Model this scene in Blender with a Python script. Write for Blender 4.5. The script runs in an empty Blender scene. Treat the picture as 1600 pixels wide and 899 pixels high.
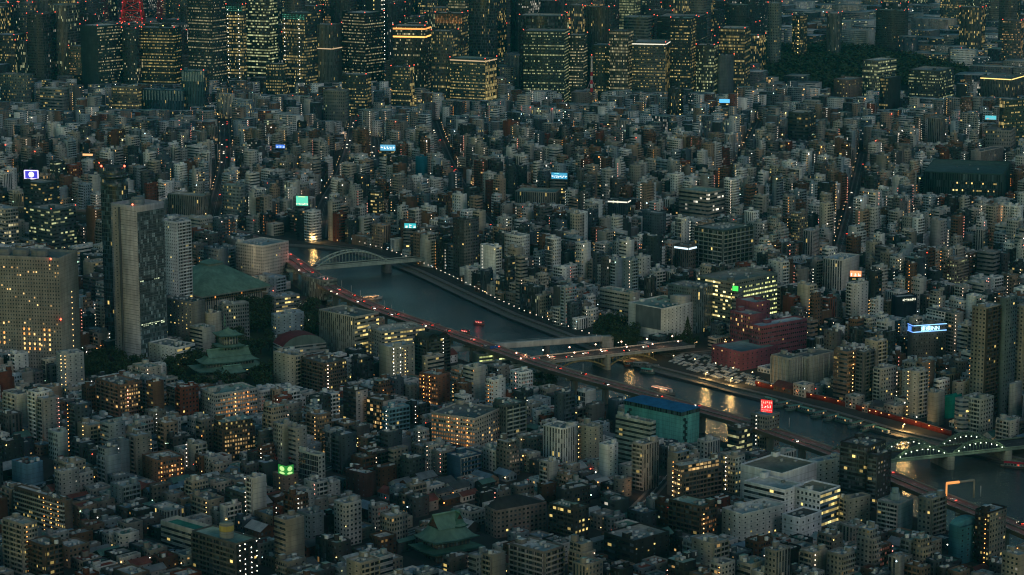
import bpy, math, random
import numpy as np
from mathutils import Vector, noise as mn
R = random.Random(7)
rad = math.radians
sc = bpy.context.scene
# ------------------------------------------------------------ camera, sky, sun, exposure
HFOV, PITCH, CH = 24.0, rad(10.95), 450.0
cam = bpy.data.objects.new('camera', bpy.data.cameras.new('camera'))
sc.collection.objects.link(cam); sc.camera = cam
cam.data.angle = rad(HFOV); cam.data.sensor_fit = 'HORIZONTAL'
cam.location = (0, 0, CH); cam.rotation_euler = (math.pi/2 - PITCH, 0, 0)
cam.data.clip_start = 1; cam.data.clip_end = 30000
W = bpy.data.worlds.new('World'); sc.world = W; W.use_nodes = True
nt = W.node_tree; nt.nodes.clear()
sky = nt.nodes.new('ShaderNodeTexSky'); sky.sky_type = 'NISHITA'; sky.sun_disc = False
SUN_EL, SUN_AZ = rad(4), rad(200)
sky.sun_elevation = SUN_EL; sky.sun_rotation = SUN_AZ
tint = nt.nodes.new('ShaderNodeMix'); tint.data_type = 'RGBA'; tint.blend_type = 'MULTIPLY'
tint.inputs[0].default_value = 1; tint.inputs[7].default_value = (0.58, 0.97, 1.06, 1)
bg = nt.nodes.new('ShaderNodeBackground'); bg.inputs[1].default_value = 0.10
wo = nt.nodes.new('ShaderNodeOutputWorld')
nt.links.new(sky.outputs[0], tint.inputs[6]); nt.links.new(tint.outputs[2], bg.inputs[0]); nt.links.new(bg.outputs[0], wo.inputs[0])
sd = bpy.data.lights.new('sun', 'SUN'); sd.energy = 0.26; sd.angle = rad(18); sd.color = (.98, .9, .84)
sun = bpy.data.objects.new('sun', sd); sc.collection.objects.link(sun)
sun.rotation_euler = (rad(58), 0, rad(38))
sc.view_settings.view_transform = 'Standard'; sc.view_settings.look = 'None'
sc.view_settings.exposure = 0.5; sc.view_settings.gamma = 1
cy = sc.cycles
cy.filter_width = 1.15; cy.max_bounces = 3; cy.diffuse_bounces = 2; cy.glossy_bounces = 2; cy.transmission_bounces = 1; cy.volume_bounces = 0
cy.sample_clamp_indirect = 0.6; cy.use_denoising = True; cy.caustics_reflective = False; cy.use_light_tree = True
F = 800/math.tan(rad(HFOV/2)); CP, SP = math.cos(PITCH), math.sin(PITCH)
def g(px, py, z=0.0):                       # point of the level z seen at a place of the 1600 x 899 survey sheet
    x = (px-800)/F; y = -(py-449.5)/F
    dy = CP+y*SP; dz = -SP+y*CP; t = (z-CH)/dz
    return Vector((x*t, dy*t))
def pr(X, Y, Z):
    f = Y*CP-(Z-CH)*SP; u = Y*SP+(Z-CH)*CP
    return 800+F*X/f, 449.5-F*u/f
# ------------------------------------------------------------ materials
def newmat(name):
    m = bpy.data.materials.new(name); m.use_nodes = True
    return m, m.node_tree, m.node_tree.nodes['Principled BSDF']
def mth(nt, op, a, b=None, c=None):
    n = nt.nodes.new('ShaderNodeMath'); n.operation = op
    for i, v in enumerate((a, b, c)):
        if v is None: continue
        if isinstance(v, (int, float)): n.inputs[i].default_value = v
        else: nt.links.new(v, n.inputs[i])
    return n.outputs[0]
def attr(nt, name):
    n = nt.nodes.new('ShaderNodeAttribute'); n.attribute_name = name; return n
def mixc(nt, f, a, b, bt='MIX'):
    n = nt.nodes.new('ShaderNodeMix'); n.data_type = 'RGBA'; n.blend_type = bt
    for i, v in ((0, f), (6, a), (7, b)):
        if isinstance(v, (int, float)): n.inputs[i].default_value = v
        elif isinstance(v, tuple): n.inputs[i].default_value = v
        else: nt.links.new(v, n.inputs[i])
    return n.outputs[2]
def facade_mat():
    m, nt, bs = newmat('facade')
    L = nt.links.new
    uv = nt.nodes.new('ShaderNodeUVMap'); uv.uv_map = 'UVMap'
    s = nt.nodes.new('ShaderNodeSeparateXYZ'); L(uv.outputs[0], s.inputs[0])
    wn = attr(nt, 'win'); ws = nt.nodes.new('ShaderNodeSeparateXYZ'); L(wn.outputs['Vector'], ws.inputs[0])
    ix, iy = mth(nt, 'FLOOR', s.outputs[0]), mth(nt, 'FLOOR', s.outputs[1])
    fx, fy = mth(nt, 'SUBTRACT', s.outputs[0], ix), mth(nt, 'SUBTRACT', s.outputs[1], iy)
    ax = mth(nt, 'ABSOLUTE', mth(nt, 'SUBTRACT', fx, .5)); ay = mth(nt, 'ABSOLUTE', mth(nt, 'SUBTRACT', fy, .5))
    mx = mth(nt, 'LESS_THAN', ax, mth(nt, 'MULTIPLY', ws.outputs[0], .5)); my = mth(nt, 'LESS_THAN', ay, mth(nt, 'MULTIPLY', ws.outputs[1], .5))
    mask = mth(nt, 'MULTIPLY', mx, my)
    cell = nt.nodes.new('ShaderNodeCombineXYZ'); L(ix, cell.inputs[0]); L(iy, cell.inputs[1]); L(ws.outputs[2], cell.inputs[2])
    n1 = nt.nodes.new('ShaderNodeTexWhiteNoise'); n1.noise_dimensions = '3D'; L(cell.outputs[0], n1.inputs[0])
    fl = nt.nodes.new('ShaderNodeCombineXYZ'); L(iy, fl.inputs[0]); L(ws.outputs[2], fl.inputs[1]); fl.inputs[2].default_value = 5.5
    n2 = nt.nodes.new('ShaderNodeTexWhiteNoise'); n2.noise_dimensions = '3D'; L(fl.outputs[0], n2.inputs[0])
    lit = attr(nt, 'lit'); gl = attr(nt, 'glass'); wa = attr(nt, 'wall')
    n2s = mth(nt, 'MULTIPLY_ADD', mth(nt, 'POWER', n2.outputs[0], 1.6), 2.0, .14)
    on = mth(nt, 'LESS_THAN', n1.outputs[0], mth(nt, 'MULTIPLY', lit.outputs['Alpha'], n2s))
    nc = nt.nodes.new('ShaderNodeSeparateColor'); L(n1.outputs[1], nc.inputs[0])
    st = mth(nt, 'MULTIPLY', mth(nt, 'MULTIPLY', on, mask), mth(nt, 'MULTIPLY', gl.outputs['Alpha'], mth(nt, 'MULTIPLY_ADD', mth(nt, 'POWER', nc.outputs[1], 2.5), 1.0, .22)))
    # wear on the wall: broad stains and thin streaks below the ledges
    ge = nt.nodes.new('ShaderNodeNewGeometry')
    mp = nt.nodes.new('ShaderNodeMapping'); mp.inputs['Scale'].default_value = (.35, .35, .05); L(ge.outputs['Position'], mp.inputs[0])
    no = nt.nodes.new('ShaderNodeTexNoise'); no.inputs['Scale'].default_value = 1; no.inputs['Detail'].default_value = 3; L(mp.outputs[0], no.inputs[0])
    no2 = nt.nodes.new('ShaderNodeTexNoise'); no2.inputs['Scale'].default_value = .09; no2.inputs['Detail'].default_value = 4; L(ge.outputs['Position'], no2.inputs[0])
    dv = mth(nt, 'MULTIPLY_ADD', mth(nt, 'MULTIPLY', no.outputs[0], no2.outputs[0]), 1.9, .52)
    dc = nt.nodes.new('ShaderNodeCombineColor'); L(dv, dc.inputs[0]); L(dv, dc.inputs[1]); L(dv, dc.inputs[2])
    wall = mixc(nt, 1.0, wa.outputs['Color'], dc.outputs[0], 'MULTIPLY')
    seam = mth(nt, 'MULTIPLY', mth(nt, 'LESS_THAN', fy, .09), mth(nt, 'GREATER_THAN', fy, .0001))      # joints between the storeys
    wall = mixc(nt, mth(nt, 'MULTIPLY', seam, .35), wall, (.02, .02, .02, 1))
    # blinds and curtains: some panes paler
    bl = mth(nt, 'MULTIPLY_ADD', mth(nt, 'POWER', nc.outputs[2], 4), 5.0, .6)
    bc = nt.nodes.new('ShaderNodeCombineColor'); L(bl, bc.inputs[0]); L(bl, bc.inputs[1]); L(bl, bc.inputs[2])
    glass = mixc(nt, 1.0, gl.outputs['Color'], bc.outputs[0], 'MULTIPLY')
    L(mixc(nt, mask, wall, glass), bs.inputs['Base Color'])
    L(mth(nt, 'MULTIPLY_ADD', mask, -.62, .85), bs.inputs['Roughness'])
    L(mth(nt, 'MULTIPLY_ADD', mask, .35, .15), bs.inputs['Specular IOR Level'])
    ec = mixc(nt, mth(nt, 'MULTIPLY', nc.outputs[0], .3), lit.outputs['Color'], (.9, 1, .6, 1))
    L(ec, bs.inputs['Emission Color']); L(st, bs.inputs['Emission Strength'])
    m.cycles.emission_sampling = 'NONE'
    return m
FAC = facade_mat()
def lamp_mat():
    m, nt, bs = newmat('lamp_glow')
    a = attr(nt, 'lit'); nt.links.new(a.outputs['Color'], bs.inputs['Emission Color']); nt.links.new(a.outputs['Alpha'], bs.inputs['Emission Strength'])
    bs.inputs['Base Color'].default_value = (.1, .1, .1, 1); m.cycles.emission_sampling = 'NONE'
    return m
LAMP = lamp_mat()
def plain(name, col, rough=.7, metal=0, nscale=.4, amt=.35, spec=.3):
    m, nt, bs = newmat(name)
    ge = nt.nodes.new('ShaderNodeNewGeometry')
    n = nt.nodes.new('ShaderNodeTexNoise'); n.inputs['Scale'].default_value = nscale; n.inputs['Detail'].default_value = 5
    nt.links.new(ge.outputs['Position'], n.inputs[0])
    a = tuple(c*(1-amt) for c in col)+(1,); b = tuple(min(1, c*(1+amt)) for c in col)+(1,)
    nt.links.new(mixc(nt, n.outputs[0], a, b), bs.inputs['Base Color'])
    bs.inputs['Roughness'].default_value = rough; bs.inputs['Metallic'].default_value = metal; bs.inputs['Specular IOR Level'].default_value = spec
    return m
M_ground = plain('asphalt_and_lots', (.045, .045, .045), .9, 0, .06, .4)
M_prom = plain('promenade_paving', (.15, .14, .13), .85, 0, .2, .3)
M_stone = plain('quay_stone', (.15, .15, .14), .9, 0, .3, .4)
M_road = plain('road_asphalt', (.06, .06, .058), .85, 0, .3, .3)
M_grass = plain('park_grass', (.03, .045, .022), .95, 0, .1, .4)
def water_mat():
    m, nt, bs = newmat('river_water')
    bs.inputs['Base Color'].default_value = (.03, .043, .048, 1); bs.inputs['Roughness'].default_value = .16
    bs.inputs['IOR'].default_value = 1.33; bs.inputs['Specular IOR Level'].default_value = .6
    ge = nt.nodes.new('ShaderNodeNewGeometry')
    mp = nt.nodes.new('ShaderNodeMapping'); mp.inputs['Scale'].default_value = (.2, .5, 1); mp.inputs['Rotation'].default_value = (0, 0, rad(12)); nt.links.new(ge.outputs['Position'], mp.inputs[0])
    n = nt.nodes.new('ShaderNodeTexNoise'); n.inputs['Scale'].default_value = 1; n.inputs['Detail'].default_value = 4; n.inputs['Roughness'].default_value = .6; nt.links.new(mp.outputs[0], n.inputs[0])
    n2 = nt.nodes.new('ShaderNodeTexNoise'); n2.inputs['Scale'].default_value = .018; n2.inputs['Detail'].default_value = 3; nt.links.new(ge.outputs['Position'], n2.inputs[0])
    b = nt.nodes.new('ShaderNodeBump'); b.inputs['Distance'].default_value = 1.8
    nt.links.new(mth(nt, 'MULTIPLY_ADD', n2.outputs[0], .9, .05), b.inputs['Strength'])
    nt.links.new(n.outputs[0], b.inputs['Height']); nt.links.new(b.outputs[0], bs.inputs['Normal'])
    return m
M_water = water_mat()
def leaf_mat(name, c1, c2):
    m, nt, bs = newmat(name)
    oi = nt.nodes.new('ShaderNodeNewGeometry')
    n = nt.nodes.new('ShaderNodeTexNoise'); n.inputs['Scale'].default_value = .25; n.inputs['Detail'].default_value = 4; nt.links.new(oi.outputs['Position'], n.inputs[0])
    nt.links.new(mixc(nt, n.outputs[0], c1+(1,), c2+(1,)), bs.inputs['Base Color']); bs.inputs['Roughness'].default_value = .8; bs.inputs['Specular IOR Level'].default_value = .15
    return m
M_leaf = leaf_mat('leaves', (.012, .024, .012), (.075, .105, .045))
M_bark = plain('bark', (.05, .035, .025), .9, 0, 2, .4)
M_hull = plain('boat_hull', (.16, .2, .2), .5, 0, .5, .3)
# ------------------------------------------------------------ mesh builder
GREY = (.3, .3, .3)
class MB:
    def __init__(s): s.v = []; s.lt = []; s.uv = []; s.wall = []; s.glass = []; s.lit = []; s.win = []; s.mi = []
    def face(s, pts, uv=None, wall=GREY, glass=(.02, .025, .03), gs=0., lit=(1, .8, .45), lf=0., win=(0, 0, 0), mi=0):
        for p in pts: s.v.extend((p[0], p[1], p[2]))
        n = len(pts); s.lt.append(n)
        s.uv.extend(uv if uv else (0.0,)*(2*n))
        s.wall.extend((wall[0], wall[1], wall[2], 1)); s.glass.extend((glass[0], glass[1], glass[2], gs))
        s.lit.extend((lit[0], lit[1], lit[2], lf)); s.win.extend(win); s.mi.append(mi)
    def build(s, name, parent=None, origin=(0, 0, 0), mats=None):
        if not s.lt: return None
        me = bpy.data.meshes.new(name)
        v = np.array(s.v, dtype=np.float64).reshape(-1, 3)
        nl = len(v); key = np.round(v*200).astype(np.int64)
        kk = (key[:, 0]+(1 << 22))*(1 << 41)+(key[:, 1]+(1 << 22))*(1 << 18)+key[:, 2]+(1 << 17)
        _, first, inv = np.unique(kk, return_index=True, return_inverse=True)
        inv = inv.ravel()
        lt = np.array(s.lt, dtype=np.int32); ls = np.concatenate(([0], np.cumsum(lt)[:-1])).astype(np.int32)
        co = v[first] - np.array(origin)
        me.vertices.add(len(co)); me.vertices.foreach_set('co', co.astype(np.float32).ravel())
        me.loops.add(nl); me.loops.foreach_set('vertex_index', inv.astype(np.int32))
        me.polygons.add(len(lt)); me.polygons.foreach_set('loop_start', ls); me.polygons.foreach_set('loop_total', lt)
        me.polygons.foreach_set('material_index', np.array(s.mi, dtype=np.int32))
        me.update(calc_edges=True)
        u = me.uv_layers.new(name='UVMap'); u.data.foreach_set('uv', np.array(s.uv, dtype=np.float32))
        for nme, arr in (('wall', s.wall), ('glass', s.glass), ('lit', s.lit)):
            a = me.attributes.new(nme, 'FLOAT_COLOR', 'FACE'); a.data.foreach_set('color', np.array(arr, dtype=np.float32))
        a = me.attributes.new('win', 'FLOAT_VECTOR', 'FACE'); a.data.foreach_set('vector', np.array(s.win, dtype=np.float32))
        for m in (mats or (FAC, LAMP)): me.materials.append(m)
        o = bpy.data.objects.new(name, me); sc.collection.objects.link(o)
        if parent: o.parent = parent
        else: o.location = origin
        return o
def P3(p, z): return (p[0], p[1], z)
# facade styles: bay width, floor height, window width and height as shares of the bay and floor
ST = {'B': (4, 3.2, 0, 0), 'P': (3.1, 3.2, .5, .46), 'S': (5.2, 3.2, .24, .3), 'R': (3.0, 3.5, 1.01, .46), 'G': (1.8, 3.7, .9, .84),
      'V': (2.6, 3.3, .5, .95), 'K': (3.2, 3.0, .8, .62), 'C': (2.1, 3.0, .6, .5), 'O': (3.0, 3.8, .9, .42), 'T': (2.4, 4.0, .7, .36),
      'L': (8, 4.2, 1.01, .07), 'H': (2.4, 3.1, .42, .42), 'F': (2.2, 3.2, .62, .55)}
YEL, WARM, ORG, WHT, GRN, REDL = (1, .72, .22), (1, .58, .2), (1, .36, .08), (1, .93, .75), (.75, .95, .42), (1, .1, .05)
def wallq(mb, p, q, z0, z1, sty, col, seed, lf=0.05, gs=1.0, lit=YEL, glass=(.018, .024, .03), fh=None):
    bw, f0, ww, wh = ST[sty]; fh = fh or f0
    ln = math.hypot(q[0]-p[0], q[1]-p[1])
    nb = max(1, round(ln/bw)); nf = max(1, round((z1-z0)/fh))
    if sty == 'C': lf = max(lf, .3); gs *= .6  # gallery cells glow to stand for lamplight on the corridor wall
    mb.face((P3(p, z0), P3(q, z0), P3(q, z1), P3(p, z1)), (0, 0, nb, 0, nb, nf, 0, nf), col, glass, gs, lit, lf, (ww, wh, seed))
def poly_rect(C, th, wl, wr):
    u = Vector((math.cos(th+math.pi/2), math.sin(th+math.pi/2))); v = Vector((-math.cos(th), -math.sin(th)))
    C = Vector(C)
    return [C, C+u*wr, C+u*wr+v*wl, C+v*wl]
def inset(poly, d):
    n = len(poly); out = []
    for i in range(n):
        a, b, c = poly[i-1], poly[i], poly[(i+1) % n]
        e1 = (b-a).normalized(); e2 = (c-b).normalized()
        n1 = Vector((-e1.y, e1.x)); n2 = Vector((-e2.y, e2.x))
        k = (n1+n2); k = k*(d/max(.3, (1+n1.dot(n2)))); out.append(b+k)
    return out
def solid(mb, poly, z0, z1, col, roof=None, sty='B', seed=0, top=True, **kw):
    n = len(poly)
    for i in range(n):
        s_ = sty[i] if isinstance(sty, (list, tuple)) else sty
        wallq(mb, poly[i], poly[(i+1) % n], z0, z1, s_, col, seed+i*.37, **kw)
    if top: mb.face([P3(p, z1) for p in poly], None, roof or col)
def flat_roof(mb, poly, z, col, wallc, ph=1.0, pt=.35):
    ins = inset(poly, pt); n = len(poly)
    for i in range(n):
        j = (i+1) % n
        mb.face((P3(poly[i], z), P3(poly[j], z), P3(poly[j], z+ph), P3(poly[i], z+ph)), None, wallc)
        mb.face((P3(poly[i], z+ph), P3(poly[j], z+ph), P3(ins[j], z+ph), P3(ins[i], z+ph)), None, tuple(min(.75, c*1.15) for c in wallc))
        mb.face((P3(ins[j], z+.05), P3(ins[i], z+.05), P3(ins[i], z+ph), P3(ins[j], z+ph)), None, wallc)
    mb.face([P3(p, z+.05) for p in ins], None, col)
def box(mb, c, th, w, d, z0, z1, col, top=None, **kw):   # centred on c, w along th, d across
    e1 = Vector((math.cos(th), math.sin(th))); e2 = Vector((-e1.y, e1.x)); c = Vector(c)
    a, b = e1*w/2, e2*d/2
    solid(mb, [c-a-b, c+a-b, c+a+b, c-a+b], z0, z1, col, top, **kw)
def beam(mb, a, b, w, h, col, mi=0, lit=YEL, lf=0.):     # square bar between two 3-D points
    a, b = Vector(a), Vector(b); d = (b-a).normalized()
    s = d.cross(Vector((0, 0, 1))); s = Vector((1, 0, 0)) if s.length < 1e-3 else s.normalized()
    t = s.cross(d).normalized(); s *= w/2; t *= h/2
    r0 = [a-s-t, a+s-t, a+s+t, a-s+t]; r1 = [p+(b-a) for p in r0]
    for i in range(4): mb.face((r0[i], r0[(i+1) % 4], r1[(i+1) % 4], r1[i]), None, col, mi=mi, lit=lit, lf=lf)
    mb.face(r0[::-1], None, col, mi=mi, lit=lit, lf=lf); mb.face(r1, None, col, mi=mi, lit=lit, lf=lf)
def glow(mb, p, r, col, s):                               # a small lamp body
    p = Vector(p); X, Y, Z = Vector((r, 0, 0)), Vector((0, r, 0)), Vector((0, 0, r))
    for a, b, c in ((X, Y, Z), (Y, -X, Z), (-X, -Y, Z), (-Y, X, Z), (Y, X, -Z), (-X, Y, -Z), (-Y, -X, -Z), (X, -Y, -Z)):
        mb.face((p+a, p+b, p+c), None, (.2, .2, .2), lit=col, lf=s, mi=1)
def ngon(c, r, n, ph=0, ry=None):
    return [Vector((c[0]+r*math.cos(ph+2*math.pi*i/n), c[1]+(ry or r)*math.sin(ph+2*math.pi*i/n))) for i in range(n)]
# ------------------------------------------------------------ things
def tag(o, label, cat, group=None):
    o['label'] = label; o['category'] = cat
    if group: o['group'] = group
    return o
def empty(name, loc):
    e = bpy.data.objects.new(name, None); sc.collection.objects.link(e); e.location = loc; e.empty_display_size = 1
    return e
class Thing:
    def __init__(s, name, loc, label=None, cat=None, group=None):
        s.root = empty(name, loc); s.o = Vector(loc); s.parts = {}; s.multi = []
        if label: tag(s.root, label, cat, group)
    def __call__(s, part):
        if part not in s.parts: s.parts[part] = MB()
        return s.parts[part]
    def new(s, part):
        mb = MB(); s.multi.append((part, mb)); return mb
    def done(s, mats=None):
        r = {}
        for k, mb in list(s.parts.items())+s.multi:
            m = (mats or {}).get(k)
            up = r.get('roof') if k in ('lift_house', 'water_tank', 'roof_plant', 'turret') else None
            o = mb.build(k, up or s.root, tuple(s.o), (m, LAMP) if m else None)
            r.setdefault(k, o)
        return r
class Bulk:
    def __init__(s): s.mb = MB()
    def __call__(s, part): return s.mb
    def new(s, part): return s.mb
def struct(mb, name, mats=None):
    o = mb.build(name, None, (0, 0, 0), mats); o['kind'] = 'structure'; return o
def copy_tree(o, loc, rz=0, label=None, group=None, scale=None):
    c = o.copy(); sc.collection.objects.link(c); c.location = loc; c.rotation_euler = (0, 0, rz)
    if scale: c.scale = (scale,)*3
    if label: c['label'] = label
    if group: c['group'] = group
    for ch in o.children:
        k = ch.copy(); sc.collection.objects.link(k); k.parent = c
        for gc in ch.children:
            q = gc.copy(); sc.collection.objects.link(q); q.parent = k
    return c
def point_light(p, power, col, r=1.0):
    l = bpy.data.lights.new('lamp_or_added_light', 'POINT'); l.energy = power; l.color = col; l.shadow_soft_size = r
    o = bpy.data.objects.new('lamp_or_added_light', l); o.location = p; sc.collection.objects.link(o); return o
# ------------------------------------------------------------ river, land, quays
def offs(line, d):
    out = []
    for i, p in enumerate(line):
        a = line[max(0, i-1)]; b = line[min(len(line)-1, i+1)]
        t = (b-a).normalized(); out.append(p+Vector((t.y, -t.x))*d)
    return out
def dens(line, step):
    out = [line[0]]
    for a, b in zip(line, line[1:]):
        n = max(1, int((b-a).length/step))
        out += [a.lerp(b, (i+1)/n) for i in range(n)]
    return out
def walk(line, step, start=0.0):            # points and headings every step metres
    acc = start; out = []
    for a, b in zip(line, line[1:]):
        l = (b-a).length; t = (b-a)/max(l, 1e-6)
        while acc <= l: out.append((a+t*acc, t)); acc += step
        acc -= l
    return out
def smooth(line, k=2):
    for _ in range(k):
        n = [line[0]]
        for a, b in zip(line, line[1:]): n += [a.lerp(b, .25), a.lerp(b, .75)]
        line = n+[line[-1]]
    return line
XZ = 14.0
XW = smooth([g(x, y, XZ) for x, y in ((-260, 318), (60, 326), (200, 336), (330, 352), (400, 372), (450, 402), (490, 432), (530, 458), (600, 487), (640, 500), (700, 520), (760, 541), (850, 572), (930, 595), (1000, 613),
      (1090, 640), (1165, 660), (1230, 683), (1310, 710), (1395, 747), (1480, 782), (1600, 828), (1760, 900))], 2)
WB = [g(*p) for p in ((-700, 318), (-260, 326), (200, 350), (330, 358), (420, 379), (500, 384), (545, 389), (600, 405), (650, 424), (727, 460), (800, 493), (880, 523), (950, 552), (1020, 575), (1110, 598), (1150, 609), (1200, 621), (1300, 646),
      (1390, 673), (1477, 693), (1560, 713), (1660, 736), (1900, 790))]
EB = [g(*p) for p in ((-700, 346), (-260, 354), (200, 378), (330, 388), (420, 398))]+[p for p in offs(XW, 13) if pr(p.x, p.y, 0)[0] > 436 and p.y > 800]
EB.append(EB[-1]+Vector((300, -300)))
def pip(p, poly):
    x, y = p[0], p[1]; c = False; j = len(poly)-1
    for i in range(len(poly)):
        xi, yi = poly[i]; xj, yj = poly[j]
        if (yi > y) != (yj > y) and x < (xj-xi)*(y-yi)/(yj-yi)+xi: c = not c
        j = i
    return c
def dline(p, line):
    x, y = p[0], p[1]; best = 1e9
    for a, b in zip(line, line[1:]):
        dx, dy = b[0]-a[0], b[1]-a[1]; l2 = dx*dx+dy*dy or 1e-9
        t = max(0, min(1, ((x-a[0])*dx+(y-a[1])*dy)/l2)); qx, qy = a[0]+dx*t-x, a[1]+dy*t-y
        d = qx*qx+qy*qy
        if d < best: best = d
    return math.sqrt(best)
NEARLAND = [(p.x, p.y) for p in EB]+[(4000, -200), (-4000, -200)]
RIVER = [(p.x, p.y) for p in WB]+[(p.x, p.y) for p in reversed(EB)]
def strip(mb, line, z0a, w, z=None, col=GREY, side=1):
    A = line; B = offs(line, w*side)
    for i in range(len(A)-1):
        q = [P3(A[i], z0a), P3(A[i+1], z0a), P3(B[i+1], z0a), P3(B[i], z0a)]
        if side > 0: q.reverse()
        mb.face(q, None, col)
import bmesh
from mathutils.geometry import tessellate_polygon
def sheet(name, poly, z, mat, wall_line=None, zb=-4.0, wmat=None):
    mb = MB(); pts = [P3(p, z) for p in poly]
    tris = tessellate_polygon([[Vector(p) for p in pts]])
    for t in tris:
        q = [pts[i] for i in t]
        nz = (Vector(q[1])-Vector(q[0])).cross(Vector(q[2])-Vector(q[0])).z
        mb.face(q if nz > 0 else q[::-1])
    if wall_line:
        for a, b in zip(wall_line, wall_line[1:]):
            mb.face((P3(a, zb), P3(b, zb), P3(b, z), P3(a, z)), mi=1)
    return struct(mb, name, (mat, wmat or M_stone))
farpoly = [(p.x, p.y) for p in WB]+[(4500, 1200), (9000, 12000), (-9000, 12000), (-4500, 2500)]
sheet('ground', NEARLAND, 0, M_ground, EB)
sheet('ground', farpoly, 0, M_ground, WB)
mb = MB(); mb.face([(-9000, -500, -3), (9000, -500, -3), (9000, 6000, -3), (-9000, 6000, -3)]); struct(mb, 'river', (M_water,))
# lower riverside terrace and its retaining wall on the far bank
wb_in = [p for p in WB if 430 < pr(p.x, p.y, 0)[0] < 1700]
ter = MB()
T0, T1 = offs(wb_in, 5.5), wb_in
for i in range(len(wb_in)-1):
    ter.face((P3(T0[i], -1.2), P3(T0[i+1], -1.2), P3(T1[i+1], -1.2), P3(T1[i], -1.2)))
    ter.face((P3(T0[i+1], -3.4), P3(T0[i], -3.4), P3(T0[i], -1.2), P3(T0[i+1], -1.2)), mi=1)
    ter.face((P3(T0[i], -3.4), P3(T0[i+1], -3.4), P3(T0[i+1], -1.2), P3(T0[i], -1.2)), mi=1)
struct(ter, 'riverside_terrace', (M_prom, M_stone))
pm = MB(); A, B = offs(wb_in, -1), offs(wb_in, -8)
for i in range(len(wb_in)-1):
    pm.face((P3(A[i], .35), P3(A[i+1], .35), P3(B[i+1], .35), P3(B[i], .35)))
    pm.face((P3(A[i+1], 0), P3(A[i], 0), P3(A[i], 1.2), P3(A[i+1], 1.2)), mi=1)
    C_, D_ = offs(wb_in, -1.5)[i], offs(wb_in, -1.5)[i+1]
    pm.face((P3(A[i], 1.2), P3(A[i+1], 1.2), P3(D_, 1.2), P3(C_, 1.2)), mi=1)
struct(pm, 'riverside_path', (M_prom, M_stone))
# fill exclusion lists
EXC_POLY = []      # (polygon, margin)
EXC_LINE = [([(p.x, p.y) for p in XW], 16), ([(p.x, p.y) for p in WB], 13), ([(p.x, p.y) for p in EB], 6)]
TG = []          # places that stay in sight over the lower buildings before them
def avenue(pts, w):
    w *= .45
    line = smooth([g(*p) for p in pts], 1); mb = MB()
    A, B = offs(line, w/2), offs(line, -w/2)
    for i in range(len(line)-1):
        mb.face((P3(A[i], .012), P3(A[i+1], .012), P3(B[i+1], .012), P3(B[i], .012)))
    def dash(off, lw, z, step, ln):
        for p, t in walk(line, step):
            n = Vector((t.y, -t.x)); a = p+n*(off-lw/2); b = p+n*(off+lw/2)
            mb.face((P3(a, z), P3(b, z), P3(b+t*ln, z), P3(a+t*ln, z)), mi=1)
    dash(0, .2, .02, 10, 10); dash(w/4-1, .15, .02, 12, 5); dash(-w/4+1, .15, .02, 12, 5)
    for s in (1, -1):     # kerbed pavements
        a, b, = offs(line, s*w/2), offs(line, s*(w/2+2.2))
        for i in range(len(line)-1):
            q = [P3(a[i], .14), P3(a[i+1], .14), P3(b[i+1], .14), P3(b[i], .14)]
            mb.face(q, mi=2); mb.face((P3(a[i], .01), P3(a[i+1], .01), P3(a[i+1], .14), P3(a[i], .14)), mi=2)
    struct(mb, 'road', (M_road, M_paint, M_prom))
    EXC_LINE.append(([(p.x, p.y) for p in line], w/2+2.5))
    return line
M_paint = plain('road_paint', (.7, .7, .66), .7)
AV = [avenue(p, w) for p, w in (
    (((330, 352), (338, 318), (345, 290), (352, 262), (352, 225), (350, 190)), 26),
    (((500, 372), (502, 345), (508, 315), (530, 280), (545, 240), (552, 205), (556, 180)), 24),
    (((585, 290), (588, 250), (585, 215)), 20),
    (((800, 400), (770, 360), (745, 330), (716, 285), (698, 250), (686, 222), (675, 190)), 26),
    (((1035, 556), (1100, 552), (1180, 545), (1290, 535), (1400, 520), (1620, 505)), 24),
    (((1600, 678), (1720, 668)), 20),
    (((1130, 300), (1170, 235), (1190, 190)), 22),
    (((1300, 440), (1330, 330), (1350, 240)), 20),
    (((130, 420), (60, 330), (30, 300), (10, 285)), 24),
    (((560, 866), (600, 845), (700, 812), (800, 770), (840, 745)), 12),
    (((990, 800), (1015, 775), (1040, 745)), 14),
    (((430, 770), (470, 748), (520, 728)), 12),
    (((468, 470), (490, 500), (500, 530)), 22))]
HAZE_D = 2.5e-5
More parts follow.
